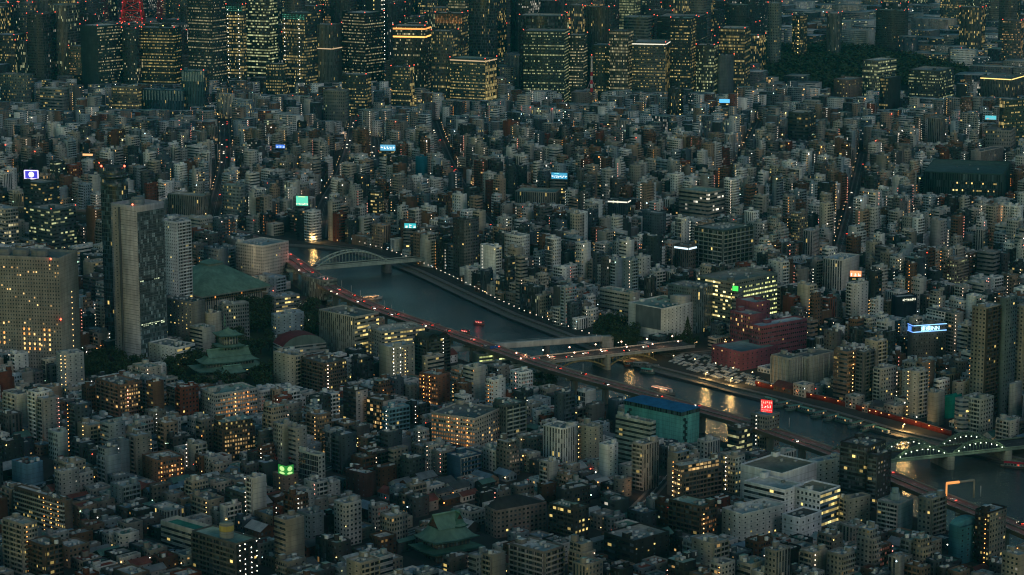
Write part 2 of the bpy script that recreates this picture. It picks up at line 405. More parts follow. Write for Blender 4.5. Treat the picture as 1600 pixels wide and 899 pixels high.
# ------------------------------------------------------------ buildings
ROOFC = [(.3, .33, .35), (.36, .38, .39), (.16, .19, .2), (.2, .29, .27), (.45, .46, .46), (.24, .24, .24), (.3, .36, .42), (.12, .13, .14), (.38, .37, .34)]
def building(T, C, th, wl, wr, h, col=GREY, L='P', Rt='P', lf=.05, lfr=None, glass=(.018, .024, .03), lit=YEL, gs=1.0, detail=2, rn=None, roof=None,
             rail=None, lamps=(), clutter=True, z0=0.0, setback=0.0, fh=None, ph=1.1, litr=None, top=True, colr=None):
    rn = rn or R; sd = rn.random()*900
    P = poly_rect(C, th, wl, wr); roof = roof or rn.choice(ROOFC); rail = rail or tuple(min(.7, c*1.15) for c in col)
    W_ = T('walls'); h1 = h
    if setback and h-z0 > 12: h1 = h-setback
    fh_ = fh or 3.0+.3*(L in 'RGOT')
    sides = ((0, 1, Rt, lfr if lfr is not None else lf, litr or lit, colr or col), (1, 2, Rt if Rt != 'C' else 'P', lf, lit, col), (2, 3, L if L != 'C' else 'P', lf, lit, col), (3, 0, L, lf, lit, col))
    for a, b, sty, f_, li, cc in sides:
        if detail < 1 and (a, b) in ((1, 2), (2, 3)): sty = 'B'
        wallq(W_, P[a], P[b], z0, h1, sty, cc, sd+a, f_, gs, li, glass, fh)
    if top:
        flat_roof(T('roof'), P, h1, roof, col, ph) if detail else T('roof').face([P3(p, h1) for p in P], None, roof)
    u = (P[1]-P[0]).normalized(); v = (P[3]-P[0]).normalized()
    if h1 < h:                                            # upper storeys stepped back from the street
        Q = [P[0]+v*min(2.5, wl*.3)+u*.4, P[1]+v*min(2.5, wl*.3)-u*.4, P[2]-v*.4-u*.4, P[3]-v*.4+u*.4]
        for i in range(4): wallq(W_, Q[i], Q[(i+1) % 4], h1, h, (Rt, 'B', 'B', L)[i], col, sd+7+i, lf, gs, lit, glass, fh)
        T('roof').face([P3(p, h) for p in Q], None, roof)
    nf = max(1, round((h1-z0)/(fh or 3.0))); f1 = (h1-z0)/nf
    if detail >= 1:
        for sty, a, b in ((L, P[3], P[0]), (Rt, P[0], P[1])):
            if sty not in 'KC': continue
            e = (b-a).normalized(); n = Vector((e.y, -e.x)); dp = 1.3
            a2, b2 = a+e*.5, b-e*.5; ln = (b2-a2).length
            for k in range(1, nf):
                z = z0+k*f1
                mb = T.new('balcony') if detail >= 3 and sty == 'K' else T('balcony_front')
                p0, p1 = a2+n*dp, b2+n*dp
                mb.face((P3(p0, z-.15), P3(p1, z-.15), P3(p1, z+1.05), P3(p0, z+1.05)), None, rail)
                mb.face((P3(a2, z), P3(p0, z), P3(p1, z), P3(b2, z)), None, (.12, .12, .12))
                mb.face((P3(a2, z-.15), P3(p0, z-.15), P3(p0, z+1.05), P3(a2, z+1.05)), None, rail)
                mb.face((P3(p1, z-.15), P3(b2, z-.15), P3(b2, z+1.05), P3(p1, z+1.05)), None, rail)
            if sty == 'K' and detail >= 2:
                m = max(1, round(ln/6.4))
                for k in range(m+1):
                    q = a2+e*(ln*k/m)
                    T('balcony_front').face((P3(q, z0+f1), P3(q+n*dp, z0+f1), P3(q+n*dp, h1-.2), P3(q, h1-.2)), None, rail)
    for side, s, colr_, st_ in lamps:                     # a lamp on every landing
        a, b = (P[3], P[0]) if side == 'L' else (P[0], P[1])
        e = (b-a).normalized(); n = Vector((e.y, -e.x)); q = a.lerp(b, s)+n*(1.45 if (L if side == 'L' else Rt) in 'KC' else .3)
        for k in range(nf):
            if rn.random() < .9: glow(T('landing_lamps'), P3(q, z0+k*f1+2.3), .34, colr_, st_)
    if clutter and detail:
        hz = h
        c0 = P[0].lerp(P[2], .5+rn.uniform(-.1, .12)); ang = math.atan2(u.y, u.x)
        if min(wl, wr) > 6 and (nf > 4 or rn.random() < .3):
            w_, d_ = min(wr*.32, 6)*rn.uniform(.7, 1.1), min(wl*.32, 5)*rn.uniform(.7, 1.1)
            c0 = P[0]+u*(w_*.5+.8+(wr-w_-1.6)*rn.choice((0, 0, .3, .6, 1, 1)))+v*(d_*.5+.8+(wl-d_-1.6)*rn.choice((0, .3, .5, 1, 1)))
            box(T('lift_house'), c0, ang, w_, d_, hz, hz+rn.uniform(2.6, 4.2), tuple(c*.95 for c in col), roof)
            if rn.random() < .6 and detail > 1:
                q = c0+u*rn.uniform(-.15, .15)*wr+v*rn.uniform(-.3, .3)*wl
                solid(T('water_tank'), ngon(q, 1.3, 7), hz+.8, hz+3.0, (.5, .5, .5), (.55, .56, .56))
        many = detail >= 3
        for _ in range(rn.randint(1, 3) if detail < 2 else min(14, 2+int(wl*wr/50))):
            q = P[0]+u*rn.uniform(.12, .88)*wr+v*rn.uniform(.12, .88)*wl
            s_ = rn.uniform(.8, 1.9)
            box(T.new('roof_plant') if many else T('roof_plant'), q, ang, s_*rn.uniform(1, 2.2), s_, hz+.1, hz+rn.uniform(.9, 1.9), rn.choice(((.4, .41, .42), (.3, .31, .31), (.16, .17, .17), (.5, .5, .5))))
    return P
HERO = []        # (polygon, name phrase, centre, height)
def solve(xl, xc, xr, yt, yb, th):
    Y = g(800, yb)[1]
    lo, hi = 0.5, 400
    X0 = 0
    for _ in range(30):                                   # height so that the near edge reaches yt
        h = (lo+hi)/2; f = Y*CP-(h-CH)*SP; X0 = (xc-800)/F*f
        if pr(X0, Y, h)[1] > yt: lo = h
        else: hi = h
    C = Vector((X0, Y))
    def side(d, xt):
        if xt is None: return 12
        a, b = .5, 260
        for _ in range(30):
            t = (a+b)/2; q = C+d*t; x = pr(q.x, q.y, h)[0]
            if (x < xt) == (xt > xc): a = t
            else: b = t
        return t
    u = Vector((math.cos(th+math.pi/2), math.sin(th+math.pi/2))); v = Vector((-math.cos(th), -math.sin(th)))
    return C, h, side(v, xl), side(u, xr)
def hero(name, cat, label, xl, xc, xr, yt, yb, thd=-47, group=None, landmark=None, maxw=200, **kw):
    th = rad(thd); C, h, wl, wr = solve(xl, xc, xr, yt, yb, th); wl = min(wl, maxw); wr = min(wr, maxw)
    T = Thing(name, (C.x, C.y, 0), label, cat, group)
    if yb > 770 and 'col' in kw: kw['col'] = tuple(c*.78 for c in kw['col'])  # lowest rows darkened in wall colour, standing in for a dim foreground
    kw.setdefault('detail', 3 if yb > 560 else 2)
    kw.setdefault('rn', random.Random(xc*31+yb))
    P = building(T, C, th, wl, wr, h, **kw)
    EXC_POLY.append([(p.x, p.y) for p in inset(P, -5 if yb > 300 else -9)])
    for i in range(7):
        for a, b in ((P[3], P[0]), (P[0], P[1])): q = a.lerp(b, i/6); TG.append((q.x, q.y, h*.2))
    if landmark: HERO.append((landmark, sum((p for p in P), Vector((0, 0)))/4))
    return T, P, h, th
wg, ow, bg_, dg, be, br, rb, sl_, wh, bl, tn, nb_ = ((.33, .32, .3), (.5, .49, .475), (.22, .205, .185), (.1, .1, .105), (.4, .355, .3), (.13, .075, .05), (.15, .05, .032), (.06, .085, .11), (.64, .63, .62), (.22, .27, .31), (.27, .2, .15), (.03, .037, .042))
HLIST = []
def H(*a, **k): HLIST.append((a, k))
A_, O_, T_, B_ = ('apartment_building', 'apartment block'), ('office_building', 'office building'), ('office_tower', 'office tower'), ('building', 'building')
def hh(kind, label, *a, **k):
    T, P, h, th = hero(kind[0], kind[1], label, *a, **k); T.done(); return P, h
# --- near bank
T, P, h, th = hero('hotel', 'hotel', 'huge beige slab hotel with rows of orange lit windows at the picture edge', -150, 92, 121, 407, 590, -14, landmark='huge beige slab hotel', col=(.26, .245, .215), L='H', Rt='B', lf=.06, lit=WARM, gs=1.6, clutter=False, ph=2)
for k in range(14):
    glow(T('landing_lamps'), (P[0].lerp(P[1], .62)-Vector((0, .4))).to_3d()+Vector((0, 0, 8+k*4.6)), .45, WARM, 3)
for fr, z in ((.95, h+1), (.3, h+1), (.55, h*.55), (1.0, h*.5), (.56, h*.2)):
    q = P[3].lerp(P[0], fr); glow(T('beacon'), (q.x, q.y-.8, z), .9, REDL, 5)
S_ = P[3].lerp(P[0], .42)
for r_ in range(6):
    for c_ in range(19):
        if (c_ < 10 and r_ > 0) or (c_ > 12 and r_ < 5) and R.random() < .8:
            if R.random() < .8:
                q = P[3].lerp(P[0], .34+c_*.0325); T('lit_window').face([(q.x-.75, q.y-.12, z) if s else (q.x+.75, q.y-.12, z) for s, z in ((1, 22+r_*4.1), (0, 22+r_*4.1), (0, 23.9+r_*4.1), (1, 23.9+r_*4.1))], None, mi=1, lit=ORG if R.random() < .5 else WARM, lf=1.3)
for k in range(4): box(T('roof_plant'), P[3].lerp(P[0], .5+k*.12)+Vector((0, 14)), th, 12, 8, h, h+5, (.2, .2, .19))
T.done()
# twin towers and neighbours, behind the memorial garden
T, P, h, th = hero('office_tower', 'office tower', 'tall dark glass tower with stepped round crown behind the pink and glass tower', 157, 186, 200, 292, 545, -30, landmark='tall dark glass tower', col=(.1, .135, .155), L='G', Rt='G', lf=.012, glass=(.02, .035, .045), clutter=False, ph=3)
cc = P[0].lerp(P[2], .5)
for i, (r_, a, b) in enumerate(((11, h, h+6), (12.5, h+8, h+10), (10, h+10, h+16))): solid(T('crown'), ngon(cc, r_, 16), a, b, (.05, .065, .075), sty='G')
for s in (-1, 1): glow(T('beacon'), (cc.x+s*10, cc.y-4, h+17), 1.0, REDL, 6)
T.done()
T, P, h, th = hero('office_tower', 'office tower', 'tall tower with pale pinkish panel face and dark glass face beside the garden', 173, 212, 256, 327, 566, -38, landmark='pink and glass tower', col=(.37, .36, .39), L='L', Rt='B', lf=.02, lfr=.015, gs=.8, clutter=False, ph=2.5, glass=(.03, .03, .035))
u = (P[1]-P[0]).normalized(); v = (P[3]-P[0]).normalized(); nL = Vector((math.cos(th-math.pi/2), math.sin(th-math.pi/2))); nR = Vector((math.cos(th), math.sin(th)))
gmb = T('glass_wall'); wallq(gmb, P[0]+nR*.3+u*1.2, P[1]+nR*.3-u*.6, 3, h-3, 'G', (.09, .125, .145), 4.2, .004, 1, WHT, (.06, .08, .09), 3.9)
for z in (0.225, .235, .52): wallq(gmb, P[0]+nR*.38+u*2, P[1]+nR*.38-u*3, h*z, h*z+1.6, 'F', (.03, .04, .05), z*9, .55, 1.3, (.8, .95, .6), (.02, .03, .035), 1.6)
q0 = P[3].lerp(P[0], .36); box(T('rib'), q0+nL*.5, math.atan2(v.y, v.x), 1.5, 1.6, 0, h, (.08, .085, .09))
wallq(T('stair_strip'), P[3].lerp(P[0], .08)+nL*.25, P[3].lerp(P[0], .3)+nL*.25, 0, h, 'S', (.3, .28, .28), 3, .05, 1, WHT, (.05, .05, .06))
for k in range(int(h/4)):
    z = k*4+3; a, b = P[0]+nR*.75, P[1]+nR*.75; T('sunshade').face((P3(a, z), P3(b, z), P3(b, z+.35), P3(a, z+.35)), None, (.12, .14, .15))
    T('sunshade').face((P3(P[0]+nR*.3, z+.35), P3(a, z+.35), P3(b, z+.35), P3(P[1]+nR*.3, z+.35)), None, (.12, .14, .15))
for k in range(4): box(T('roof_plant'), P[0].lerp(P[2], .2+k*.17), th, 9, 7, h, h+3.5+k % 2*2, (.22, .23, .23))
glow(T('beacon'), (P[0].x-3, P[0].y+3, h+3.4), .9, REDL, 6); T.done()
hh(T_, 'white tower with a dense grid of small windows beside the green roofed hall', 247, 276, 298, 349, 500, -40, landmark='white grid tower', col=(.66, .64, .63), L='H', Rt='K', lf=.015, lfr=.03, glass=(.03, .03, .035), detail=2)
hh(B_, 'grey stepped hall with a tall yellow lit opening below the white tower', 257, 300, 320, 474, 545, -38, col=(.17, .17, .165), L='S', Rt='B', lf=.35, roof=(.08, .1, .11))
hh(B_, 'beige blank walled hall block beside the green pyramid roof', 316, 330, 346, 492, 542, -38, col=be, L='B', Rt='B')
hh(O_, 'low banded office building with pale blank side wall near the pagoda', 296, 316, 336, 515, 556, -42, col=(.33, .33, .31), L='R', Rt='B', lf=.03, roof=(.12, .2, .18))
hh(O_, 'grey office building with open white grid front behind the pagoda', 343, 350, 389, 478, 535, -62, landmark='grey grid office', col=(.22, .235, .24), L='K', Rt='F', lf=.02, glass=(.015, .02, .024))
hh(B_, 'low white museum hall with bright glass front beside the garden', 232, 277, 305, 545, 572, -38, landmark='low white hall', col=wh, L='S', Rt='R', lf=.05, lfr=.5, clutter=True, setback=0)
hh(A_, 'slim white apartment block with an orange lit stair below the slab hotel', 87, 97, 131, 556, 612, -60, landmark='slim white apartment', col=(.42, .42, .4), L='S', Rt='S', lf=.05, lamps=(('L', .85, WARM, 5), ('R', .12, WARM, 3)))
hh(A_, 'broad brick brown apartment block with a red lit stair', 150, 187, 222, 604, 664, -47, landmark='broad brick apartments', col=(.17, .1, .07), L='K', Rt='C', lf=.07, lit=WARM, rail=(.2, .13, .1), lamps=(('R', .3, (1, .35, .25), 6),))
hh(A_, 'white apartment block with orange lit galleries facing the garden trees', 313, 336, 402, 618, 662, -55, landmark='orange gallery apartments', col=(.4, .39, .37), L='P', Rt='C', lf=.1, lfr=.6, litr=ORG, gs=.7, lamps=(('R', .45, WARM, 6), ('R', .75, ORG, 6)))
hh(A_, 'dark red-brown narrow apartment block beside the garden', 275, 284, 310, 608, 660, -52, col=rb, L='K', Rt='P', lf=.06)
hh(A_, 'dark brown stepped apartment block with glowing balconies', 333, 350, 398, 662, 720, -55, landmark='dark stepped apartments', col=(.08, .06, .045), L='K', Rt='C', lf=.1, lfr=.5, gs=.8, litr=WARM, setback=6)
hh(A_, 'beige apartment slab with nearly blank end wall by the red vaulted hall', 427, 460, 474, 558, 612, -42, landmark='beige apartment slab', col=be, L='S', Rt='K', lf=.03)
hh(A_, 'dark brown apartment slab with a stair column of white lamps', 471, 507, 541, 570, 622, -47, landmark='dark brown slab', col=(.11, .085, .07), L='K', Rt='C', lf=.05, lamps=(('R', .1, (1, .75, .6), 7),))
hh(O_, 'navy glass office block with lighter framed side', 549, 562, 583, 562, 603, -45, col=nb_, L='G', Rt='K', lf=.08)
hh(O_, 'long grey government office with pilasters and yellow lit curved end', 498, 554, 592, 497, 556, -44, landmark='long grey office', col=(.33, .315, .28), L='V', Rt='R', lf=.015, lfr=.35, lit=YEL, glass=(.05, .052, .05), roof=(.16, .17, .17))
hh(O_, 'greenish office slab raised on pillars beside the expressway', 471, 506, 527, 440, 470, -50, landmark='greenish slab', col=(.22, .23, .2), L='V', Rt='R', lf=.02, glass=(.1, .11, .1), roof=(.13, .14, .14))
hh(O_, 'white office block with a regular grid of dark windows by the expressway bend', 368, 410, 451, 386, 440, -38, landmark='white grid block', col=(.5, .47, .43), L='P', Rt='H', lf=.04, glass=(.03, .03, .03))
hh(O_, 'low grey office with three yellow lit window bands', 417, 431, 468, 466, 490, -55, col=(.26, .26, .25), L='P', Rt='O', lf=.1, lfr=.6)
hh(B_, 'pale blue school building with gabled end above dark trees', 424, 431, 475, 494, 527, -60, col=(.27, .33, .38), L='P', Rt='S', lf=.1)
hh(O_, 'sloping grey annexe with yellow lit window rows beside the long grey office', 575, 596, 664, 520, 566, -58, landmark='grey annexe', col=(.26, .255, .24), L='P', Rt='O', lf=.1, lfr=.35)
hh(A_, 'beige apartment tower with lit landings and a blank side', 592, 610, 648, 545, 600, -52, landmark='beige landing tower', col=(.31, .3, .26), L='B', Rt='S', lf=.1, lfr=.2, lamps=(('R', .12, WHT, 6), ('R', .4, WHT, 5), ('R', .6, WARM, 4)))
T, P, h, th = hero('apartment_building', 'apartment block', 'black apartment tower with arched rooftop frames near the river', 648, 668, 703, 532, 585, -50, landmark='black arched tower', col=(.045, .05, .045), L='K', Rt='K', lf=.04, rail=(.07, .08, .07), lamps=(('R', .65, WHT, 4),), clutter=False)
u = (P[1]-P[0]).normalized(); v = (P[3]-P[0]).normalized()
for base, e, ln in ((P[0]+u*1, u, (P[1]-P[0]).length*.45), (P[0]+u*(P[1]-P[0]).length*.5, u, (P[1]-P[0]).length*.45)):
    mb = T.new('roof_arch'); n = 9
    pts = [(base+e*(ln*.5*(1-math.cos(math.pi*i/n)))).to_3d()+Vector((0, 0, h+ln*.42*math.sin(math.pi*i/n))) for i in range(n+1)]
    for a, b in zip(pts, pts[1:]):
        w = v.to_3d()*((P[3]-P[0]).length-1); mb.face((a, b, b+w, a+w), None, (.06, .07, .06))
    mb.face(pts, None, (.03, .035, .035))
T.done()
hh(A_, 'brick red apartment block with orange lit galleries near the river', 655, 684, 703, 589, 640, -38, landmark='brick red gallery block', col=(.17, .08, .055), L='C', Rt='S', lf=.6, lfr=.04, lit=ORG, litr=WARM, gs=.8, roof=(.24, .27, .29), lamps=(('L', .3, ORG, 5), ('L', .62, ORG, 5)))
hh(B_, 'small tan building with sloped white front beside the black arched tower', 659, 668, 694, 560, 592, -50, col=be, L='S', Rt='R', lf=.1)
T, P, h, th = hero('office_building', 'office building', 'green lit office with a blue rooftop sign near the expressway', 738, 749, 790, 556, 574, -62, landmark='green lit office', col=(.12, .14, .12), L='B', Rt='O', lf=.05, lfr=.75, litr=(.8, .9, .3), clutter=False)
cc = P[0].lerp(P[2], .55); box(T('lift_house'), cc, th+1.57, 9, 6, h, h+5, (.1, .1, .1)); box(T('rooftop_sign'), cc+Vector((3.5, -3.5)), th+1.57, 7, .8, h+1.5, h+6.3, (.03, .09, .3)); T.done()
hh(A_, 'pale blue apartment block with lit landings', 597, 607, 640, 641, 680, -52, landmark='pale blue apartments', col=(.13, .25, .31), L='C', Rt='K', lf=.1, lamps=(('L', .9, WHT, 6),))
hh(A_, 'dark brown apartment block with amber kitchen windows and white side wall', 573, 598, 610, 628, 672, -40, col=(.09, .07, .055), L='K', Rt='B', colr=(.38, .34, .33), lf=.4, lit=WARM, gs=.8)
hh(A_, 'dark stack of flats with one amber window beside white wall', 536, 556, 575, 612, 668, -45, col=(.05, .045, .04), L='R', Rt='S', colr=(.34, .3, .3), lf=.05)
hh(A_, 'long apartment slab with bright orange galleries and white end', 674, 742, 784, 656, 708, -30, landmark='long orange gallery slab', col=(.34, .31, .28), L='C', Rt='P', lf=.65, lfr=.15, lit=ORG, litr=WARM, gs=.8, lamps=(('L', .42, ORG, 7), ('L', .62, (1, .5, .2), 5), ('L', .85, ORG, 5)))
hh(O_, 'dark glass office with pale fins beside the orange gallery slab', 770, 790, 822, 636, 694, -47, col=(.06, .075, .08), L='F', Rt='K', lf=.03, rail=(.3, .33, .32))
hh(A_, 'white tower of flats with tall vertical ribs', 849, 880, 902, 672, 730, -40, landmark='white ribbed flats', col=(.6, .59, .58), L='V', Rt='V', lf=.02, glass=(.08, .08, .08))
hh(A_, 'beige flats with lit stair beside the white ribbed tower', 902, 927, 942, 670, 724, -42, col=(.3, .29, .25), L='S', Rt='S', lf=.03, lamps=(('L', .1, WARM, 3),))
hh(O_, 'black glass office with thin white floor lines before the teal hall', 962, 1016, 1025, 662, 738, -42, landmark='black banded office', col=(.3, .34, .32), L='R', Rt='R', lf=.05, glass=(.012, .02, .02), detail=2, roof=(.2, .22, .22))
# teal sheeted hall
T, P, h, th = hero('warehouse', 'warehouse', 'large windowless teal clad hall with a bright blue hipped roof', 976, 1065, 1093, 644, 703, -43, landmark='teal hall with blue roof', col=(.13, .4, .37), L='B', Rt='B', clutter=False, top=False, detail=2)
wmb = T('cladding_seams')
u = (P[1]-P[0]).normalized(); v = (P[3]-P[0]).normalized(); LV, LU = (P[3]-P[0]).length, (P[1]-P[0]).length
for k in range(int(LV/2)): box(wmb, P[0]+v*(k*2+1)+Vector((math.cos(th-math.pi/2), math.sin(th-math.pi/2)))*.06, th, .12, .1, 0, h-3, (.08, .26, .24))
for k in range(int(LU/2)): box(wmb, P[0]+u*(k*2+1)+Vector((math.cos(th), math.sin(th)))*.06, th, .1, .12, 0, h-3, (.08, .26, .24))
Q = inset(P, -.4)
for i in range(4): wallq(T('eave_band'), Q[i], Q[(i+1) % 4], h-3.2, h, 'V', (.04, .1, .09), i, 0)
E_ = inset(P, -1.2); r0 = (E_[0]+E_[1])/2+v*LU*.5; r1 = (E_[3]+E_[2])/2-v*LU*.5; rz = h+3.4; bc_ = (.02, .13, .28)
rf = T('roof')
rf.face((P3(E_[0], h), P3(E_[1], h), P3(r0, rz)), None, bc_); rf.face((P3(E_[1], h), P3(E_[2], h), P3(r1, rz), P3(r0, rz)), None, bc_)
rf.face((P3(E_[2], h), P3(E_[3], h), P3(r1, rz)), None, bc_); rf.face((P3(E_[3], h), P3(E_[0], h), P3(r0, rz), P3(r1, rz)), None, bc_)
for pos, ed in ((P[0]+v*(LV-6), -1), (P[0]+u*3, 1)):
    for k in range(9):
        nn = Vector((math.cos(th-math.pi/2), math.sin(th-math.pi/2))) if ed < 0 else Vector((math.cos(th), math.sin(th)))
        box(T('stair_landing'), pos+nn*.3+(v if ed < 0 else u)*(1.6*(k % 2)), th, 1.8, 1.8, 3+k*(h-8)/9, 5+k*(h-8)/9, (.02, .05, .05))
glow(T('beacon'), (P[1].x-3, P[1].y-1, h+1.5), .4, WHT, 4); T.done()
hh(A_, 'beige apartment tower with deep vertical slots before the teal hall', 988, 1006, 1030, 697, 768, -42, landmark='beige slot tower', col=(.34, .3, .27), L='K', Rt='V', lf=.03, glass=(.06, .055, .05))
hh(A_, 'plain white narrow tower with balconied side', 936, 951, 966, 698, 752, -42, col=(.6, .6, .6), L='B', Rt='S', lf=.02)
hh(A_, 'brown balcony apartment block with a golden lit stair column', 1052, 1066, 1128, 730, 790, -56, landmark='golden stair apartments', col=(.17, .135, .11), L='C', Rt='K', lf=.5, lfr=.05, lit=WARM, gs=.8, lamps=(('L', .15, WARM, 7), ('L', .85, WARM, 7)), setback=5)
hh(A_, 'white flats with zigzag lit outside stair', 1126, 1149, 1164, 716, 772, -45, landmark='zigzag stair flats', col=(.36, .33, .3), L='C', Rt='P', colr=(.36, .4, .4), lf=.3, gs=.5, lamps=(('L', .45, (1, .8, .6), 8),))
# white hospital: one thing of several wings
C, h, wl, wr = solve(1163, 1226, 1256, 768, 822, rad(-43))
T = Thing('hospital', (C.x, C.y, 0), 'white hospital of several wings with long dark window strips', 'hospital'); HERO.append(('white hospital', C))
for i, (a, k) in enumerate((((1157, 1222, 1276, 742, 800), dict(L='B', Rt='B', roof=(.16, .15, .13))), ((1163, 1226, 1256, 768, 822), dict(L='R', Rt='S')), ((1238, 1282, 1313, 772, 826), dict(L='P', Rt='R', colr=(.14, .2, .26), lfr=.5, roof=(.17, .16, .13))),
                            ((1222, 1251, 1284, 812, 846), dict(L='S', Rt='S', roof=(.08, .08, .08))))):
    C, h, wl, wr = solve(*a, rad(-43)); P = building(T, C, rad(-43), wl, wr, h, col=(.62, .625, .66), lf=.04, detail=1, rn=random.Random(i), fh=4.2, **k)
    EXC_POLY.append([(p.x, p.y) for p in inset(P, -4)]); TG.extend((q.x, q.y, h*.2) for q in [P[3].lerp(P[0], i/6) for i in range(7)]+[P[0].lerp(P[1], i/6) for i in range(7)])
T.done()
hh(B_, 'low white clinic with lit upper windows before the white hospital', 1128, 1160, 1226, 806, 846, -52, landmark='low white clinic', col=(.6, .6, .58), L='S', Rt='S', lf=.1, clutter=True)
hh(A_, 'white apartment block behind the hospital roofs', 1264, 1278, 1315, 724, 770, -55, col=(.58, .56, .54), L='K', Rt='S', lf=.03)
C, h, wl, wr = solve(1313, 1356, 1384, 705, 790, rad(-40))
T = Thing('apartment_tower', (C.x, C.y, 0), 'black twin winged apartment tower with pale rounded balconies by the green bridge', 'apartment tower'); HERO.append(('black twin tower', C))
for i, a in enumerate(((1313, 1356, 1384, 700, 790), (1356, 1372, 1393, 714, 800))):
    C, h, wl, wr = solve(*a, rad(-40)); P = building(T, C, rad(-40), wl, wr, h, col=(.035, .038, .042), L='K', Rt='P', lf=.05, rail=(.1, .12, .13), glass=(.06, .06, .07), detail=2, rn=random.Random(i), roof=(.12, .13, .14))
    EXC_POLY.append([(p.x, p.y) for p in inset(P, -4)]); TG.extend((q.x, q.y, h*.2) for q in [P[3].lerp(P[0], i/6) for i in range(7)]+[P[0].lerp(P[1], i/6) for i in range(7)])
T.done()
hh(B_, 'plain beige block with scattered small square windows', 1312, 1325, 1360, 783, 822, -55, landmark='plain beige block', col=(.36, .34, .28), L='K', Rt='S', lf=.04)
T, P, h, th = hero('apartment_building', 'apartment block', 'grey green apartment block with a round turret on its roof', 1371, 1404, 1427, 790, 836, -40, landmark='turret apartments', col=(.25, .28, .29), L='K', Rt='B', colr=(.13, .2, .23), lf=.03, clutter=False, rail=(.36, .36, .35))
solid(T('turret'), ngon(P[0].lerp(P[2], .55), 3.2, 12), h, h+4.5, (.2, .26, .27)); solid(T('turret'), ngon(P[0].lerp(P[2], .55), 2.2, 12), h+4.5, h+8, (.18, .25, .26)); T.done()
hh(A_, 'dark fronted tall apartment block with tan side at the lower right', 1524, 1547, 1573, 803, 885, -45, col=(.035, .03, .03), L='C', Rt='P', colr=(.2, .19, .165), lf=.05, lamps=(('L', .8, ORG, 4),))
hh(A_, 'grey flats with two amber windows beside the turret block', 1435, 1455, 1478, 782, 846, -45, col=(.2, .21, .2), L='P', Rt='K', lf=.08)
T, P, h, th = hero('apartment_building', 'apartment block', 'teal blue clad apartment block with barrel roof and white landing lamps', 1483, 1500, 1536, 826, 884, -50, col=(.04, .15, .2), L='B', Rt='S', lf=.03, clutter=False, lamps=(('R', .8, WHT, 6),))
u = P[1]-P[0]; v = P[3]-P[0]; n = 8
for i in range(n):
    a, b = [(P[0]+u*(.5-.5*math.cos(math.pi*t/n))).to_3d()+Vector((0, 0, h+4.5*math.sin(math.pi*t/n))) for t in (i, i+1)]
    T('barrel_roof').face((a, b, b+v.to_3d(), a+v.to_3d()), None, (.05, .17, .2)); T('barrel_roof').face((P3(P[0], h), b, a), None, (.05, .15, .19))
T.done()
# sign tower
T, P, h, th = hero('office_building', 'office building', 'narrow grey office carrying a big red rooftop sign by the river', 1173, 1199, 1218, 652, 702, -42, landmark='red sign office', col=(.2, .2, .19), L='F', Rt='P', lf=.05, clutter=False, lamps=(('L', .35, WHT, 4),))
T.done()
def glyph_row(mb, o, e, z, w, hgt, n, col, s, rn, nrm):
    cw = w/n                                              # strokes too small to read, as in the photograph
    for i in range(n):
        for k in range(3):
            x0 = i*cw+cw*.12+rn.random()*cw*.3; ww = cw*rn.choice((.14, .55)); zz = z+hgt*rn.uniform(0, .7); hz = hgt*(.85 if ww < cw*.3 else .16); hz = min(hz, z+hgt-zz+.1)
            a = o+e*x0+nrm; b = o+e*min(x0+ww, (i+.9)*cw)+nrm
            mb.face((P3(a, zz), P3(b, zz), P3(b, zz+hz), P3(a, zz+hz)), None, mi=1, lit=col, lf=s)
def signboard(label, C, th, w, z0, hgt, panel, ps, rows, group=None, d=1.0, frame=(.1, .1, .1), name='rooftop_sign', cat='sign'):
    T = Thing(name, (C[0], C[1], z0), label, cat, group); e = Vector((math.cos(th), math.sin(th))); n = Vector((e.y, -e.x)); C = Vector(C)
    box(T('housing'), C-n*d/2, th, w, d, z0, z0+hgt, frame)
    a, b = C-e*(w/2-.2)+n*.05, C+e*(w/2-.2)+n*.05
    T('panel').face((P3(a, z0+.2), P3(b, z0+.2), P3(b, z0+hgt-.2), P3(a, z0+hgt-.2)), None, mi=1, lit=panel, lf=ps)
    rn = random.Random(int(w*100))
    for (z, hh_, nn, col, s) in rows: glyph_row(T('lettering'), a, e, z0+z*hgt, w-.4, hh_*hgt, nn, col, s, rn, n*.06)
    for s in (-1, 1):
        q = C+e*(w*.4*s)-n*d*.8; beam(T('strut'), P3(q, z0-2.2), P3(q, z0+hgt*.6), .3, .3, (.15, .15, .15))
    T.done(); return T
q = P[0].lerp(P[2], .45)
signboard('bright red rooftop sign with pale lettering on the narrow grey office', (q.x+.5, q.y-3), rad(-28), 9.4, h+1.8, 9.6, (.95, .012, .02), 1.0, ((.68, .2, 6, (1, .55, .4), 1.5), (.34, .24, 4, (1, .6, .5), 1.5), (.12, .12, 9, (1, .5, .45), 1.1), (0.0, .04, 1, (.6, .8, .6), .5)))
hh(O_, 'office building with yellow lit louvre windows beside the red sign office', 1137, 1155, 1176, 672, 712, -45, col=(.07, .07, .065), L='R', Rt='R', lf=.45, lit=(.85, .8, .35), gs=.6)
